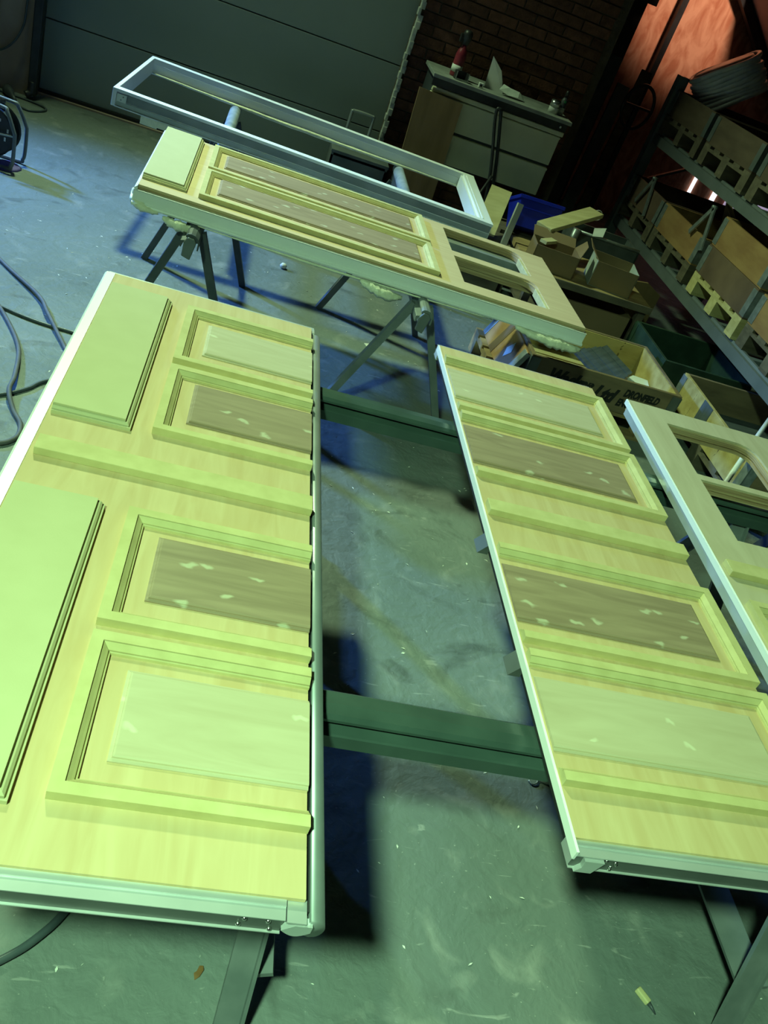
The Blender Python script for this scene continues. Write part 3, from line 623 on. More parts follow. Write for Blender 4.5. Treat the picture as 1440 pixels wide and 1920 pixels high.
TOPZ = 1.14
sb = empty('spray_bottle', (1.245, 6.66, TOPZ), 0.2, 'red and black spray bottle standing on the cabinet', 'bottle')
MB().lathe([(0.036, 0), (0.038, 0.01), (0.038, 0.14), (0.030, 0.17), (0.016, 0.19), (0.015, 0.21)], 20).build('body', 'red_label', sb, smooth=True)
MB().lathe([(0.039, 0.03), (0.039, 0.075)], 20).build('label_band', 'paper', sb, smooth=True)
MB().lathe([(0.020, 0.205), (0.022, 0.225), (0.030, 0.235), (0.034, 0.275), (0.026, 0.295), (0.01, 0.30)], 16).build('trigger_head', 'black', sb, smooth=True)
MB().box(-0.05, -0.028, -0.008, 0.008, 0.215, 0.27).build('trigger', 'black', sb, bevel=0.003)
pk = empty('parts_box', (1.275, 6.56, TOPZ), 0.15, 'small open black parts box on the cabinet edge', 'box')
MB().box(-0.045, 0.045, -0.03, 0.03, 0, 0.005).box(-0.045, -0.04, -0.03, 0.03, 0, 0.055).box(0.04, 0.045, -0.03, 0.03, 0, 0.055).box(-0.045, 0.045, 0.025, 0.03, 0, 0.055).build('tray', 'black', pk)
MB().box(-0.045, 0.045, -0.031, -0.028, 0.0, 0.012).box(-0.047, -0.042, -0.032, -0.028, 0, 0.058).box(0.042, 0.047, -0.032, -0.028, 0, 0.058).build('rim', 'alu_dull', pk)
sw = empty('light_switch', (1.425, 6.545, TOPZ), 0.0, 'small white switch block on the cabinet edge', 'switch')
MB().box(-0.017, 0.017, -0.012, 0.012, 0, 0.034).build('block', 'paper', sw, bevel=0.003)
MB().box(-0.008, 0.008, -0.0135, -0.012, 0.010, 0.024).build('rocker', 'ink', sw)
ps = empty('folded_paper_sack', (1.52, 6.64, TOPZ), 0, 'folded white paper sack standing up on the cabinet', 'paper sack')
MB().add([(-0.045, 0.02, 0.0), (0.10, 0.02, 0.0), (0.09, 0.05, 0.05), (0.045, 0.06, 0.13), (-0.045, 0.07, 0.20), (-0.040, 0.035, 0.0), (0.10, 0.035, 0.0)],
         [(0, 1, 2, 3, 4), (5, 6, 2, 3, 4), (0, 5, 4)]).build('upright_flap', 'paper', ps)
MB().add([(0.05, -0.05, 0.03), (0.12, -0.06, 0.012), (0.20, -0.05, 0.018), (0.26, -0.02, 0.004), (0.25, 0.03, 0.03), (0.18, 0.04, 0.045), (0.09, 0.04, 0.06), (0.13, 0.0, 0.055), (0.21, 0.0, 0.05)],
         [(0, 1, 7), (1, 2, 8, 7), (2, 3, 8), (3, 4, 8), (4, 5, 8), (5, 6, 7, 8), (6, 0, 7)]).build('crumpled_end', 'pale_blue', ps)
for i, (x, y, r, h, m1, lb) in enumerate(((2.005, 6.62, 0.036, 0.085, 'chrome', 'shiny paint tin with black lid on the cabinet'), )):
    t = empty('paint_tin', (x, y, TOPZ), 0, lb, 'tin')
    MB().lathe([(r, 0), (r, h * 0.45), (r * 0.98, h * 0.5)], 18).build('base', 'paper', t, smooth=True)
    MB().lathe([(r * 1.05, h * 0.5), (r * 1.05, h * 1.0)], 18).build('can', m1, t, smooth=True)
    MB().lathe([(r * 0.9, h), (r * 0.95, h * 1.05), (r * 0.3, h * 1.06)], 18).build('lid', 'black', t, smooth=True)
t = empty('glue_bottle', (2.072, 6.66, TOPZ), 0, 'slim dark bottle with green dot on the cabinet corner', 'bottle')
MB().lathe([(0.022, 0), (0.023, 0.06), (0.023, 0.10), (0.012, 0.12)], 16).build('body', 'leg_dark', t, smooth=True)
MB().lathe([(0.013, 0.118), (0.015, 0.15), (0.012, 0.165)], 14).build('cap', 'black', t, smooth=True)
MB().box(-0.007, 0.007, -0.025, -0.022, 0.085, 0.10).build('dot', 'green_dot', t)
MB().lathe([(0.0245, 0.0), (0.0245, 0.05)], 16).build('label_band', 'pale_blue', t, smooth=True)

lb = MB().prism([(1.03, 0.0), (1.335, 0.0), (1.325, 1.02), (1.0, 1.035)], 'y', -0.009, 0.009)
o = tag(lb.build('leaning_board', 'brown_board', loc=(0.0, 6.32, 0.005)), 'brown hardboard sheet leaning on the cabinet front', 'board'); o.rotation_euler = (math.radians(-6.0), 0, 0)

st = empty('folding_stand', (1.70, 6.38, 0), 0, 'black folded tube stand leaning upright before the cabinet', 'stand')
MB().tube(smoothpath([(0.05, -0.10, 0.02), (-0.02, -0.05, 0.6), (-0.13, 0.03, 1.02), (-0.115, 0.035, 1.07), (-0.09, 0.035, 1.02), (0.02, -0.03, 0.6), (0.11, -0.08, 0.02)], 6), 0.012, 8).build('frame', 'black', st, smooth=True)
MB().tube([(-0.02, -0.06, 0.66), (-0.13, -0.12, 0.32), (-0.2, -0.16, 0.02)], 0.010, 8).build('strut', 'black', st, smooth=True)
MB().tube([(0.0, -0.06, 0.50), (-0.08, -0.11, 0.30)], 0.008, 8).build('brace', 'black', st, smooth=True)

bk = empty('metal_bin', (0.75, 6.62, 0), 0, 'grey metal bin with tube handle in front of the roller door', 'bin')
MB().box(-0.20, 0.22, -0.16, 0.16, 0.0, 0.02).box(-0.20, -0.185, -0.16, 0.16, 0, 0.44).box(0.205, 0.22, -0.16, 0.16, 0, 0.44).box(-0.20, 0.22, -0.16, -0.145, 0, 0.42).box(-0.20, 0.22, 0.145, 0.16, 0, 0.44).build('body', 'bin_grey', bk)
MB().box(-0.10, 0.21, -0.166, -0.160, 0.04, 0.34).build('front_panel', 'black', bk, bevel=0.03)
MB().tube(smoothpath([(-0.115, 0.14, 0.40), (-0.110, 0.16, 0.66), (-0.095, 0.16, 0.685), (0.04, 0.16, 0.685), (0.055, 0.16, 0.66), (0.05, 0.14, 0.40)], 5), 0.012, 8).build('handle', 'alu_dull', bk, smooth=True)
MB().box(-0.205, 0.225, -0.17, 0.17, 0.44, 0.46).build('lid', 'bin_grey', bk)

# ------------------------------------------------------------------ pallets, collars, rack
def boxmesh(sx, sy, sz, m):
    me = MB().box(0, sx, 0, sy, 0, sz).mesh('part'); me.materials.append(MATS[m]); return me
_pc = {}
def pallet(x, y, z, m, label, lx=1.2, ly=0.8, rz=0.0, group='pallets on the rack'):
    t = empty('wooden_pallet', (x, y, z), rz, label, 'pallet', group)
    key = (m, lx, ly)
    if key not in _pc:
        _pc[key] = dict(skid=boxmesh(lx, 0.10, 0.020, m), block=boxmesh(0.14, 0.10, 0.078, m), stringer=boxmesh(0.14, ly, 0.020, m), deck=boxmesh(lx, 0.105, 0.020, m))
    M = _pc[key]
    def put(n, me, p):
        o = bpy.data.objects.new(n, me); COL.objects.link(o); o.parent = t; o.location = p
    for yy in (0, ly / 2 - 0.05, ly - 0.10):
        put('skid_board', M['skid'], (0, yy, 0))
        for xx in (0, lx / 2 - 0.07, lx - 0.14): put('block', M['block'], (xx, yy, 0.020))
    for xx in (0, lx / 2 - 0.07, lx - 0.14): put('stringer_board', M['stringer'], (xx, 0, 0.098))
    for i in range(5): put('deck_board', M['deck'], (0, i * (ly - 0.105) / 4, 0.118))
    return t
def collar(x0, x1, y0, y1, z, h, m, label, hinge='galv', mats=None, group=None, th=0.022, tilt=0.0):
    cx, cy = (x0 + x1) / 2, (y0 + y1) / 2
    t = empty('pallet_collar', (cx, cy, z), tilt, label, 'crate', group); a, b = (x1 - x0) / 2, (y1 - y0) / 2
    mats = mats or (m, m, m, m)
    for nm, (bx0, bx1, by0, by1), mm in zip(('side_board',) * 4, ((-a, -a + th, -b, b), (a - th, a, -b, b), (-a + th, a - th, -b, -b + th), (-a + th, a - th, b - th, b)), mats):
        MB().box(bx0, bx1, by0, by1, 0, h).build(nm, mm, t, bevel=0.002)
    for sx in (-1, 1):
        for sy in (-1, 1):
            k = MB()
            k.box(sx * a - 0.004 if sx > 0 else -a - 0.004, sx * a + 0.004 if sx > 0 else -a + 0.004, min(sy * b, sy * (b - 0.055)) - (0.004 if sy < 0 else 0), max(sy * b, sy * (b - 0.055)) + (0.004 if sy > 0 else 0), 0.012, h - 0.010)
            k.box(min(sx * a, sx * (a - 0.055)), max(sx * a, sx * (a - 0.055)), sy * b - 0.004, sy * b + 0.004, 0.012, h - 0.010)
            k.build('corner_hinge', hinge, t, bevel=0.001)
    return t

rk = empty('pallet_rack', (3.66, 5.55, 0), 0, 'grey steel pallet rack carrying wooden boxes along the right', 'rack')
for yy in (3.40 - 5.55, 7.30 - 5.55):
    for xx in (-0.56, 0.52):
        MB().prism([(xx - 0.04, yy - 0.04), (xx + 0.04, yy - 0.04), (xx + 0.04, yy + 0.04), (xx + 0.02, yy + 0.04), (xx + 0.02, yy - 0.02), (xx - 0.02, yy - 0.02), (xx - 0.02, yy + 0.04), (xx - 0.04, yy + 0.04)], 'z', 0, 1.62).build('upright', 'rack_grey', rk)
    for z0, z1 in ((0.2, 0.8), (0.8, 1.4)):
        MB().bar((-0.52, yy, z0), (0.48, yy, z1), 0.03, 0.02).build('brace', 'rack_grey', rk)
for zz in (0.435, 1.115):
    for xx in (-0.56, 0.52):
        MB().prism([(xx - 0.025, zz), (xx + 0.025, zz), (xx + 0.025, zz + 0.085), (xx + 0.005, zz + 0.085), (xx + 0.0, zz + 0.07), (xx - 0.025, zz + 0.07)], 'y', 3.40 - 5.55, 7.30 - 5.55).build('beam', 'rack_grey', rk)
    for yy in (4.55, 5.05, 5.3, 6.0, 6.4, 7.0):
        MB().box(-0.54, 0.50, yy - 5.55 - 0.025, yy - 5.55 + 0.025, zz + 0.055, zz + 0.083).build('cross_tie', 'rack_grey', rk)
RZ1, RZ2 = 0.520, 1.200
pallet(3.08, 4.785, RZ1, 'pallet_fresh', 'fresh yellow pallet on the lower rack shelf')
pallet(3.08, 5.690, RZ1 - 0.0, 'pallet_old', 'worn grey pallet second from the near end of the lower shelf')
pallet(3.08, 6.520, RZ1, 'pallet_old', 'worn grey pallet at the far end of the lower shelf')
pallet(3.10, 3.945, RZ1, 'pallet_old', 'worn pallet cut by the right picture edge on the lower shelf')
P_H = 0.138
collar(3.08, 4.28, 4.785, 5.585, RZ1 + P_H, 0.195, 'collar_stained', 'stained dark wooden collar standing on the fresh yellow pallet')
collar(3.085, 4.275, 4.790, 5.580, RZ1 + P_H + 0.197, 0.195, 'collar_orange', 'orange wooden collar stacked on the stained dark collar')
collar(3.08, 4.28, 5.69, 6.49, RZ1 + P_H, 0.195, 'collar_orange', 'dull orange wooden collar in the middle of the lower shelf')
collar(3.08, 4.28, 6.52, 7.26, RZ1 + P_H, 0.195, 'collar_stained', 'dark wooden collar at the far end of the lower shelf')
collar(3.10, 4.30, 3.945, 4.745, RZ1 + P_H, 0.195, 'collar_orange', 'orange wooden collar cut by the right picture edge')
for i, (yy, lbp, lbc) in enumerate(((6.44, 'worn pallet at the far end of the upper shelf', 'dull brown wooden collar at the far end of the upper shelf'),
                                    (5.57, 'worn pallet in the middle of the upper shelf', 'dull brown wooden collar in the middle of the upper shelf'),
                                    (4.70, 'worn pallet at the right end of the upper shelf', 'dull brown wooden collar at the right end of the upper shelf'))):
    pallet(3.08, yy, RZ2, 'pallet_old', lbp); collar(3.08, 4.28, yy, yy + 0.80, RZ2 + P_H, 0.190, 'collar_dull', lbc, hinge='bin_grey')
# folded angle frames standing in the boxes
def angle_frame(loc, rz, label):
    t = empty('hinged_angle', loc, rz, label, 'steel angle', 'folded steel angles on the lower shelf')
    MB().bar((0, 0.0, 0.0), (0, -0.11, -0.27), 0.035, 0.012, up=(1, 0, 0)).build('arm', 'galv', t)
    MB().bar((0, 0.0, 0.0), (0, 0.16, -0.23), 0.035, 0.012, up=(1, 0, 0)).build('arm', 'galv', t)
    MB().tube([(-0.02, 0, 0), (0.02, 0, 0)], 0.012, 10).build('hinge_pin', 'galv', t, smooth=True)
a1 = angle_frame((3.06, 5.74, 1.05), 0.0, 'folded galvanised angle leaning between the two orange collars')
a2 = angle_frame((3.06, 6.83, 0.93), 0.0, 'folded galvanised angle leaning at the far end of the lower shelf')
wc = MB(); wc.bar((3.5, 6.15, 0.72), (3.35, 6.05, 1.02), 0.20, 0.03, up=(1, 0, 0))
tag(wc.build('timber_offcut', 'old_wood'), 'grey brown timber offcut standing in the middle collar', 'timber')

co = empty('pipe_coil', (3.42, 7.22, 1.70), 0, 'silver coil of pipe lying on the upper shelf boxes', 'coil')
co.rotation_euler = (math.radians(-12), math.radians(-40), 0)
for i in range(9):
    rr_ = 0.25 + random.uniform(-0.012, 0.012); zz = -0.13 + i * 0.030
    MB().tube([(rr_ * math.cos(t), rr_ * math.sin(t), zz + 0.006 * math.sin(3 * t + i)) for t in [2 * math.pi * k / 40 for k in range(40)]], 0.019, 8, True).build('turn', 'coil_grey', co, smooth=True)
MB().lathe([(0.215, -0.14), (0.225, -0.10), (0.225, 0.10), (0.215, 0.13)], 32).build('inner_wrap', 'galv', co, smooth=True)
co2 = empty('cable_coil', (3.75, 5.85, 1.62), 0, 'black coil of cable on the upper shelf at the right', 'coil')
for i in range(4):
    rr_ = 0.34 - 0.02 * (i % 2); zz = -0.05 + i * 0.035
    MB().tube([(rr_ * math.cos(t), rr_ * math.sin(t), zz + 0.01 * math.sin(2 * t + i)) for t in [2 * math.pi * k / 36 for k in range(36)]], 0.016, 8, True).build('turn', 'black', co2, smooth=True)

# --- crates on the floor
pallet(1.52, 4.10, 0.0, 'old_wood', 'old pallet on the floor under the lettered crate', 1.06, 0.66, group='pallets on the floor')
cr = collar(1.66, 2.58, 4.10, 4.74, 0.140, 0.195, 'crate_brown', 'lettered brown crate with yellow inside behind the middle door section', hinge='bin_grey')
for (x0, x1, y0, y1) in ((-0.437, 0.437, 0.290, 0.298), (0.430, 0.438, -0.297, 0.290), (-0.437, 0.430, -0.298, -0.290)):
    MB().box(x0, x1, y0, y1, 0.004, 0.190).build('inner_lining', 'crate_yellow', cr)
MB().box(-0.435, 0.435, -0.29, 0.29, 0.0, 0.012).build('base_board', 'old_wood', cr)
for i, (y0, y1) in enumerate(((0.05, 0.15), (0.17, 0.27))): MB().box(-0.43, 0.12, y0, y1, 0.012, 0.022).build('slat', 'pine', cr)
def text(body, size, parent, loc, rot, sx=1.0, shear=0.0, m='ink'):
    cu = bpy.data.curves.new('lettering', 'FONT'); cu.body = body; cu.size = size; cu.shear = shear; cu.extrude = 0.0006; cu.offset = size * 0.055
    o = bpy.data.objects.new('lettering', cu); COL.objects.link(o); bpy.context.view_layer.update()
    me = bpy.data.meshes.new_from_object(o.evaluated_get(bpy.context.evaluated_depsgraph_get()))
    COL.objects.unlink(o); bpy.data.objects.remove(o); me.name = 'lettering'; me.materials.clear(); me.materials.append(MATS[m])
    p = bpy.data.objects.new('lettering', me); COL.objects.link(p); p.parent = parent; p.location = loc; p.rotation_euler = rot; p.scale = (sx, 1, 1)
    p['label'] = 'black stencilled lettering'; return p
FR = (math.pi / 2, 0, 0)
text('Wacker', 0.112, cr, (-0.335, -0.3215, 0.072), FR, 0.72, 0.35)
text('Ltd', 0.112, cr, (-0.045, -0.3215, 0.052), FR, 0.82, 0.35)
text('DRONFIELD', 0.060, cr, (0.128, -0.3215, 0.108), FR, 0.66, 0.25)
text('ENGLAND', 0.060, cr, (0.110, -0.3215, 0.045), FR, 0.66, 0.25)
lc = empty('crate_board', (1.555, 4.42, 0.140), 0, 'orange brown crate board with pale sticker leaning on the lettered crate', 'board')
lc.rotation_euler = (0, math.radians(24), 0)
MB().box(0.0, 0.020, -0.30, 0.30, 0, 0.205).build('plank', 'collar_orange', lc, bevel=0.002)
MB().box(-0.002, 0.0, 0.02, 0.10, 0.0, 0.205).build('dark_band', 'collar_stained', lc)
dm = MB().prism([(-0.085, 0.105), (-0.125, 0.060), (-0.165, 0.115), (-0.120, 0.165)], 'x', -0.003, -0.001).build('sticker', 'pale_blue', lc); dm['label'] = 'pale blue diamond sticker'
for yy in (-0.302, 0.245): MB().box(-0.004, 0.024, yy, yy + 0.055, 0.004, 0.200).build('corner_hinge', 'galv', lc, bevel=0.002)
sh = MB()
for i in range(6): sh.prism([(-0.15 + i * 0.05, 0.0), (-0.10 + i * 0.05, 0.0), (-0.10 + i * 0.05, 0.012 + 0.006 * (i % 2)), (-0.15 + i * 0.05, 0.016)], 'y', -0.16 + 0.01 * i, 0.16 - 0.008 * i)
o = tag(sh.build('slate_stack', 'slate', loc=(2.235, 4.44, 0.250)), 'blue grey ribbed sheet lying in the lettered crate', 'sheet'); o.rotation_euler = (0.25, -0.12, 0.7)
pt = MB().add([(2.38, 4.34, 0.18), (2.53, 4.30, 0.20), (2.54, 4.46, 0.235), (2.46, 4.50, 0.225), (2.40, 4.46, 0.20)], [(0, 1, 2, 3, 4)])
o = pt.build('paper_scrap', 'paper'); so = o.modifiers.new('t', 'SOLIDIFY'); so.thickness = 0.002
tag(o, 'torn pale paper scrap at the right side inside the lettered crate', 'paper')

gc = collar(2.66, 3.28, 4.60, 5.18, 0.10, 0.235, 'green_paint', 'dark green wooden crate right of the lettered crate', hinge='green_paint')
MB().box(-0.30, 0.30, -0.28, 0.28, -0.10, 0.0).build('base', 'black', gc)
c2 = collar(2.76, 3.60, 3.50, 4.50, 0.140, 0.195, 'crate_brown', 'wooden crate with yellow worn side behind the window section', hinge='galv', mats=('crate_yellow', 'crate_brown', 'crate_brown', 'crate_brown'))
MB().box(-0.4225, -0.4205, 0.05, 0.17, 0.0, 0.195).build('dark_band', 'slate', c2)
MB().box(-0.40, 0.40, -0.48, 0.48, 0.0, 0.012).build('base_board', 'slate', c2)
pallet(2.76, 3.50, 0.0, 'pallet_old', 'dark pallet on the floor under the yellow sided crate', 0.84, 1.0, group='pallets on the floor')
tag(MB().tube([(2.42, 3.16, 0.350), (2.95, 3.85, 0.350), (3.50, 4.56, 0.350)], 0.013, 10).build('white_pole', 'white_pvc', smooth=True), 'white pole lying across the yellow sided crate', 'pole')
for i, (p, q) in enumerate((((2.70, 3.10, 0.0), (3.25, 3.46, 0.30)), ((2.85, 2.95, 0.0), (3.35, 3.42, 0.28)), ((2.98, 2.90, 0.0), (3.48, 3.40, 0.24)))):
    b = MB().bar((p[0], p[1], p[2] + 0.02), q, 0.05, 0.02)
    tag(b.build('metal_strip', 'galv' if i == 1 else 'leg_dark'), ['dark metal strip nearest the white pole in the window opening', 'shiny metal strip between two dark ones in the window opening', 'dark metal strip farthest from the white pole in the window opening'][i], 'metal strip')

# --- low bench with boxes
be = empty('low_bench', (2.32, 5.55, 0), 0, 'low wooden bench with grey top edge behind the side door', 'bench')
MB().box(-0.46, 0.42, -0.32, 0.36, 0.385, 0.42).build('top', 'old_wood', be)
MB().box(-0.46, 0.42, -0.335, -0.32, 0.380, 0.425).build('front_edge', 'pallet_old', be)
MB().box(-0.40, 0.38, -0.30, 0.34, 0.13, 0.15).build('shelf', 'pallet_old', be)
for sx in (-0.44, 0.36):
    for sy in (-0.30, 0.30): MB().box(sx, sx + 0.05, sy, sy + 0.05, 0, 0.385).build('leg', 'pallet_old', be)
op = empty('open_tray', (2.36, 5.50, 0.15), 0, 'open brown wooden tray on the lower shelf of the bench', 'tray')
MB().box(-0.30, 0.30, -0.26, -0.24, 0, 0.16).box(-0.30, -0.28, -0.26, 0.2, 0, 0.16).box(0.28, 0.30, -0.26, 0.2, 0, 0.16).box(-0.30, 0.30, 0.18, 0.2, 0, 0.16).box(-0.3, 0.3, -0.26, 0.2, 0, 0.01).build('walls', 'cardboard', op)
def carton(name, loc, rz, sx, sy, sz, m_front, m_side, label, flaps):
    t = empty(name, loc, rz, label, 'box')
    MB().box(-sx / 2, sx / 2, -sy / 2, -sy / 2 + 0.005, 0, sz).build('front', m_front, t)
    MB().box(-sx / 2, sx / 2, sy / 2 - 0.005, sy / 2, 0, sz).build('back', m_front, t)
    MB().box(-sx / 2, -sx / 2 + 0.005, -sy / 2, sy / 2, 0, sz).build('side', m_side, t)
    MB().box(sx / 2 - 0.005, sx / 2, -sy / 2, sy / 2, 0, sz).build('side', m_side, t)
    MB().box(-sx / 2, sx / 2, -sy / 2, sy / 2, 0, 0.004).build('bottom', m_side, t)
    for (p, q, r_, s_) in flaps:
        o = MB().add([p, q, r_, s_], [(0, 1, 2, 3)]).build('flap', m_front, t); sd = o.modifiers.new('t', 'SOLIDIFY'); sd.thickness = 0.004
    return t
carton('cardboard_box', (2.02, 5.42, 0.42), -0.10, 0.30, 0.22, 0.145, 'cardboard', 'cardboard', 'open brown cardboard box at the end of the side door',
       [((-0.15, 0.11, 0.145), (0.15, 0.11, 0.145), (0.15, 0.19, 0.185), (-0.15, 0.19, 0.185)), ((0.15, -0.11, 0.145), (0.15, 0.11, 0.145), (0.20, 0.09, 0.215), (0.20, 0.0, 0.205))])
carton('cardboard_box', (2.45, 5.42, 0.42), -0.18, 0.29, 0.26, 0.165, 'cardboard', 'card_white', 'cardboard box with pale side standing on the bench',
       [((-0.145, -0.13, 0.165), (-0.145, 0.13, 0.165), (-0.20, 0.12, 0.225), (-0.20, -0.04, 0.21))])
gb = empty('grey_bin', (2.64, 6.30, 0), -0.05, 'grey steel tool bin behind the cardboard box with pale side', 'bin')
MB().box(-0.25, 0.27, -0.16, -0.145, 0.02, 0.52).box(-0.25, 0.27, 0.145, 0.16, 0.02, 0.52).box(-0.25, -0.235, -0.16, 0.16, 0.02, 0.52).box(0.255, 0.27, -0.16, 0.16, 0.02, 0.52).box(-0.25, 0.27, -0.16, 0.16, 0.0, 0.02).build('body', 'bin_grey', gb)
MB().tube([(-0.24, -0.165, 0.53), (0.26, -0.165, 0.53)], 0.012, 8).build('rim', 'galv', gb, smooth=True)
MB().tube([(-0.25, -0.165, 0.30), (-0.25, -0.165, 0.54)], 0.030, 10).build('corner_post', 'galv', gb, smooth=True)
o = MB().add([(2.50, 6.12, 0.53), (2.57, 6.10, 0.55), (2.60, 6.18, 0.60), (2.52, 6.20, 0.57)], [(0, 1, 2, 3)]).build('crumpled_paper', 'paper'); o.modifiers.new('t', 'SOLIDIFY').thickness = 0.003
tag(o, 'small crumpled white paper on the grey tool bin', 'paper')

bs = empty('timber_stack', (2.00, 6.22, 0), 0, 'dark timber stack carrying the blue crate', 'timber')
for i in range(4): MB().box(-0.18, 0.32, -0.15, 0.16, i * 0.10, i * 0.10 + 0.092).build('timber', 'pallet_old', bs)
bc = empty('blue_crate', (2.03, 6.10, 0.43), math.radians(6), 'bright blue plastic storage bin among timber scraps', 'bin')
def tapered(b, x0, x1, y0, y1, z0, z1, k):
    b.add([(x0 + k, y0 + k, z0), (x1 - k, y0 + k, z0), (x1 - k, y1 - k, z0), (x0 + k, y1 - k, z0), (x0, y0, z1), (x1, y0, z1), (x1, y1, z1), (x0, y1, z1)],
          [(3, 2, 1, 0), (0, 1, 5, 4), (1, 2, 6, 5), (2, 3, 7, 6), (3, 0, 4, 7)])
bc.scale = (0.88, 0.88, 0.88)
b = MB(); tapered(b, -0.19, 0.19, -0.13, 0.13, 0.0, 0.23, 0.025); o = b.build('shell', 'blue_plastic', bc); o.modifiers.new('t', 'SOLIDIFY').thickness = 0.005
MB().box(-0.20, 0.20, -0.142, -0.13, 0.205, 0.235).box(-0.20, 0.20, 0.13, 0.142, 0.205, 0.235).box(-0.20, -0.19, -0.142, 0.142, 0.205, 0.235).box(0.19, 0.20, -0.142, 0.142, 0.205, 0.235).build('rim', 'blue_plastic', bc, bevel=0.004)
MB().box(-0.178, 0.178, -0.129, -0.122, 0.140, 0.150).build('rib', 'blue_plastic', bc)
bc.rotation_euler = (math.radians(-24), 0, math.radians(4))
pb = MB().bar((1.96, 5.64, 0.600), (2.40, 6.00, 0.720), 0.13, 0.030)
tag(pb.build('pine_board', 'pine', bevel=0.004), 'pale pine board with holes lying over the cardboard box', 'board')
b = MB().bar((1.62, 5.75, 0.42), (1.70, 6.02, 0.66), 0.15, 0.02)
tag(b.build('plywood_offcut', 'pine'), 'plywood offcut leaning left of the blue bin', 'board')
b = MB().prism([(-0.02, 0), (0.02, 0), (0.02, 0.004), (-0.016, 0.004), (-0.016, 0.03), (-0.02, 0.03)], 'z', 0, 0.30)
o = tag(b.build('aluminium_angle', 'alu', loc=(1.775, 5.72, 0.37)), 'short aluminium angle standing before the blue bin', 'metal angle'); o.rotation_euler = (math.radians(-10), math.radians(4), 0)
b = MB().bar((1.90, 5.36, 0.582), (2.00, 5.46, 0.582), 0.05, 0.02)
tag(b.build('white_offcut', 'pine'), 'small pale timber offcut on the brown cardboard box', 'timber')
sp = empty('scrap_support', (1.675, 5.85, 0), 0, 'dark scrap box below the plywood offcut', 'box')
MB().box(-0.16, 0.16, -0.17, 0.17, 0, 0.36).build('body', 'pallet_old', sp); MB().box(-0.17, 0.17, -0.18, 0.18, 0.36, 0.375).build('lid', 'pallet_old', sp)
tg = MB().tube([(2.425 + 0.035 * math.cos(t), 6.02, 0.700 + 0.035 * math.sin(t)) for t in [2 * math.pi * k / 20 for k in range(20)]], 0.003, 6, True)
tag(tg.build('wire_ring', 'coil_grey', smooth=True), 'thin wire ring at the end of the pine board', 'ring')
bp = MB().prism([(2.77, 0.0), (3.05, 0.0), (3.05, 0.36), (2.92, 0.42), (2.77, 0.40)], 'y', 5.80, 5.82)
tag(bp.build('brown_panel', 'brown_board'), 'dull brown panel standing behind the green crate', 'board')
# dark leaning things in the passage
for i, (x, y, h, wd, m, lbl) in enumerate(((2.62, 7.75, 1.55, 0.16, 'leg_dark', 'dark plank leaning in the passage nearest the pier'),
                                           (2.88, 7.95, 1.35, 0.12, 'bin_grey', 'grey plank leaning in the middle of the dark passage'),
                                           (3.12, 8.2, 1.5, 0.10, 'pallet_old', 'narrow brown plank leaning deep in the dark passage'))):
    b = MB().bar((x, y, 0.0), (x + 0.12, y + 0.25, h), wd, 0.025, up=(0, 1, 0)); tag(b.build('plank', m), lbl, 'plank')
hw = empty('hand_wheel', (2.98, 7.62, 1.28), 0, 'dark hand wheel by the rack upright', 'wheel')
MB().tube([(0.13 * math.cos(t), 0, 0.17 * math.sin(t)) for t in [2 * math.pi * k / 28 for k in range(28)]], 0.014, 8, True).build('rim', 'black', hw, smooth=True)
MB().bar((-0.13, 0, 0), (0.13, 0, 0), 0.02, 0.02).build('spoke', 'black', hw); MB().box(-0.02, 0.02, 0.0, 0.03, -1.28, 0.0).build('post', 'black', hw)

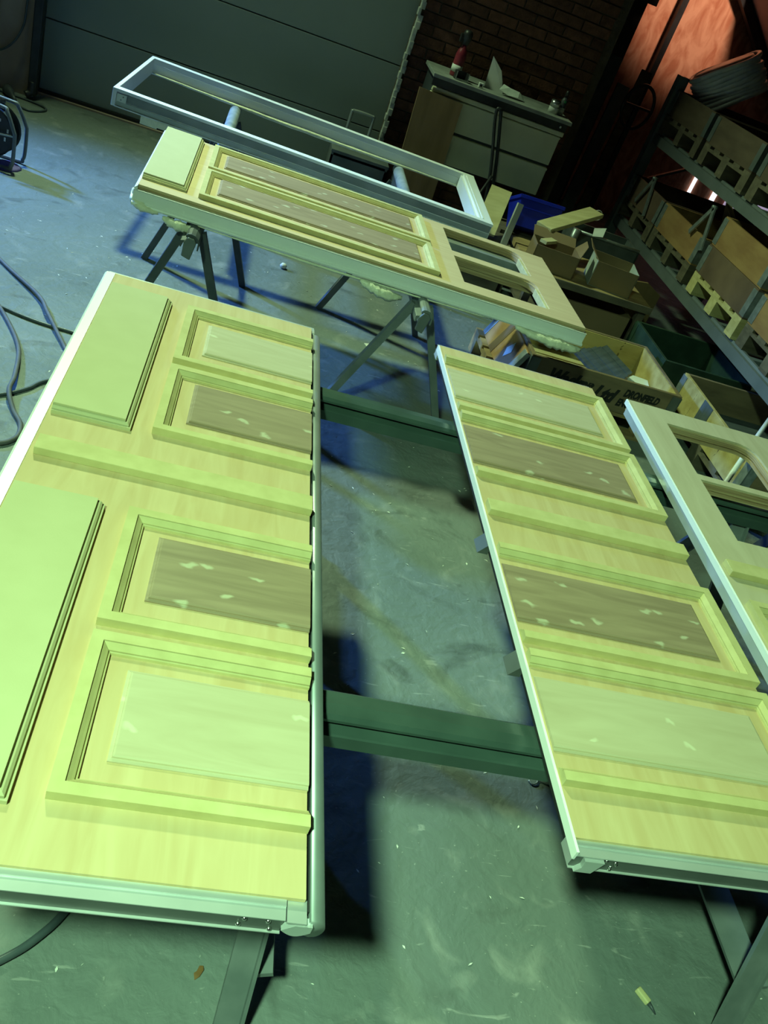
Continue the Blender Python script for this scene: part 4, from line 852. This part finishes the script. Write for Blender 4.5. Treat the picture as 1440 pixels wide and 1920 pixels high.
# ------------------------------------------------------------------ small things on the floor
ls = MB(); rnd = random.Random(3)
for i in range(420):
    x = rnd.uniform(-1.2, 2.0); y = rnd.uniform(0.7, 5.5); s = rnd.uniform(0.0015, 0.005); a = rnd.uniform(0, 6.28); k = rnd.uniform(0.3, 1.0)
    ca, sa = math.cos(a), math.sin(a)
    ls.add([(x + ca * s * 2, y + sa * s * 2, 0.001), (x - sa * s * k, y + ca * s * k, 0.003), (x - ca * s * 2, y - sa * s * 2, 0.001), (x + sa * s * k, y - ca * s * k, 0.0015)], [(0, 1, 2, 3)])
tag(ls.build('wood_chips', 'foam'), 'tiny pale wood chips scattered over the floor', 'wood chips', kind='stuff')
tag(MB().lathe([(0.002, 0), (0.018, 0.006), (0.022, 0.018), (0.014, 0.030), (0.003, 0.034)], 10, (0.346, 5.149, 0)).build('paper_ball', 'paper', smooth=True), 'small white paper ball on the floor under the side door', 'paper')
b = MB().box(-0.022, 0.022, -0.016, 0.016, 0, 0.003); o = tag(b.build('wood_chip', 'foam', loc=(0.862, 4.39, 0.0)), 'square pale wood chip beside the grey trestle leg', 'wood chip'); o.rotation_euler = (0, 0, 0.4)
pn = empty('brush_stub', (1.405, 0.985, 0.008), math.radians(-58), 'small wooden brush stub lying at the lower right', 'brush')
MB().box(0.0, 0.040, -0.008, 0.008, -0.008, 0.008).build('handle', 'pine', pn, bevel=0.003)
MB().tube([(0.04, 0, 0), (0.055, 0, -0.002), (0.068, 0, -0.006)], [0.006, 0.004, 0.0015], 8).build('tip', 'leg_dark', pn, smooth=True)
lf = MB().add([(0.2811, 0.912, 0.001), (0.2912, 0.9192, 0.004), (0.2984, 0.933, 0.006), (0.2969, 0.9432, 0.003), (0.2883, 0.942, 0.005), (0.284, 0.9312, 0.002), (0.2782, 0.927, 0.001)], [(0, 1, 2, 3, 4, 5, 6)])
o = lf.build('dry_leaf', 'leaf'); o.modifiers.new('t', 'SOLIDIFY').thickness = 0.001
tag(o, 'small brown dry leaf on the floor near the lower left trestle leg', 'leaf')
tag(MB().tube(smoothpath([(1.232, 1.586, 0.004), (1.242, 1.574, 0.004), (1.258, 1.580, 0.006), (1.268, 1.597, 0.008), (1.30, 1.590, 0.010), (1.40, 1.575, 0.008)], 5), 0.003, 6).build('wire_hook', 'galv', smooth=True), 'thin bent wire hook on the floor by the middle section', 'wire')
tag(MB().tube(smoothpath([(1.30, 1.72, 0.003), (1.325, 1.712, 0.004), (1.335, 1.74, 0.004), (1.33, 1.765, 0.003)], 5), 0.002, 6).build('curled_shaving', 'foam', smooth=True), 'curled white shaving on the floor beside the middle section', 'shaving')
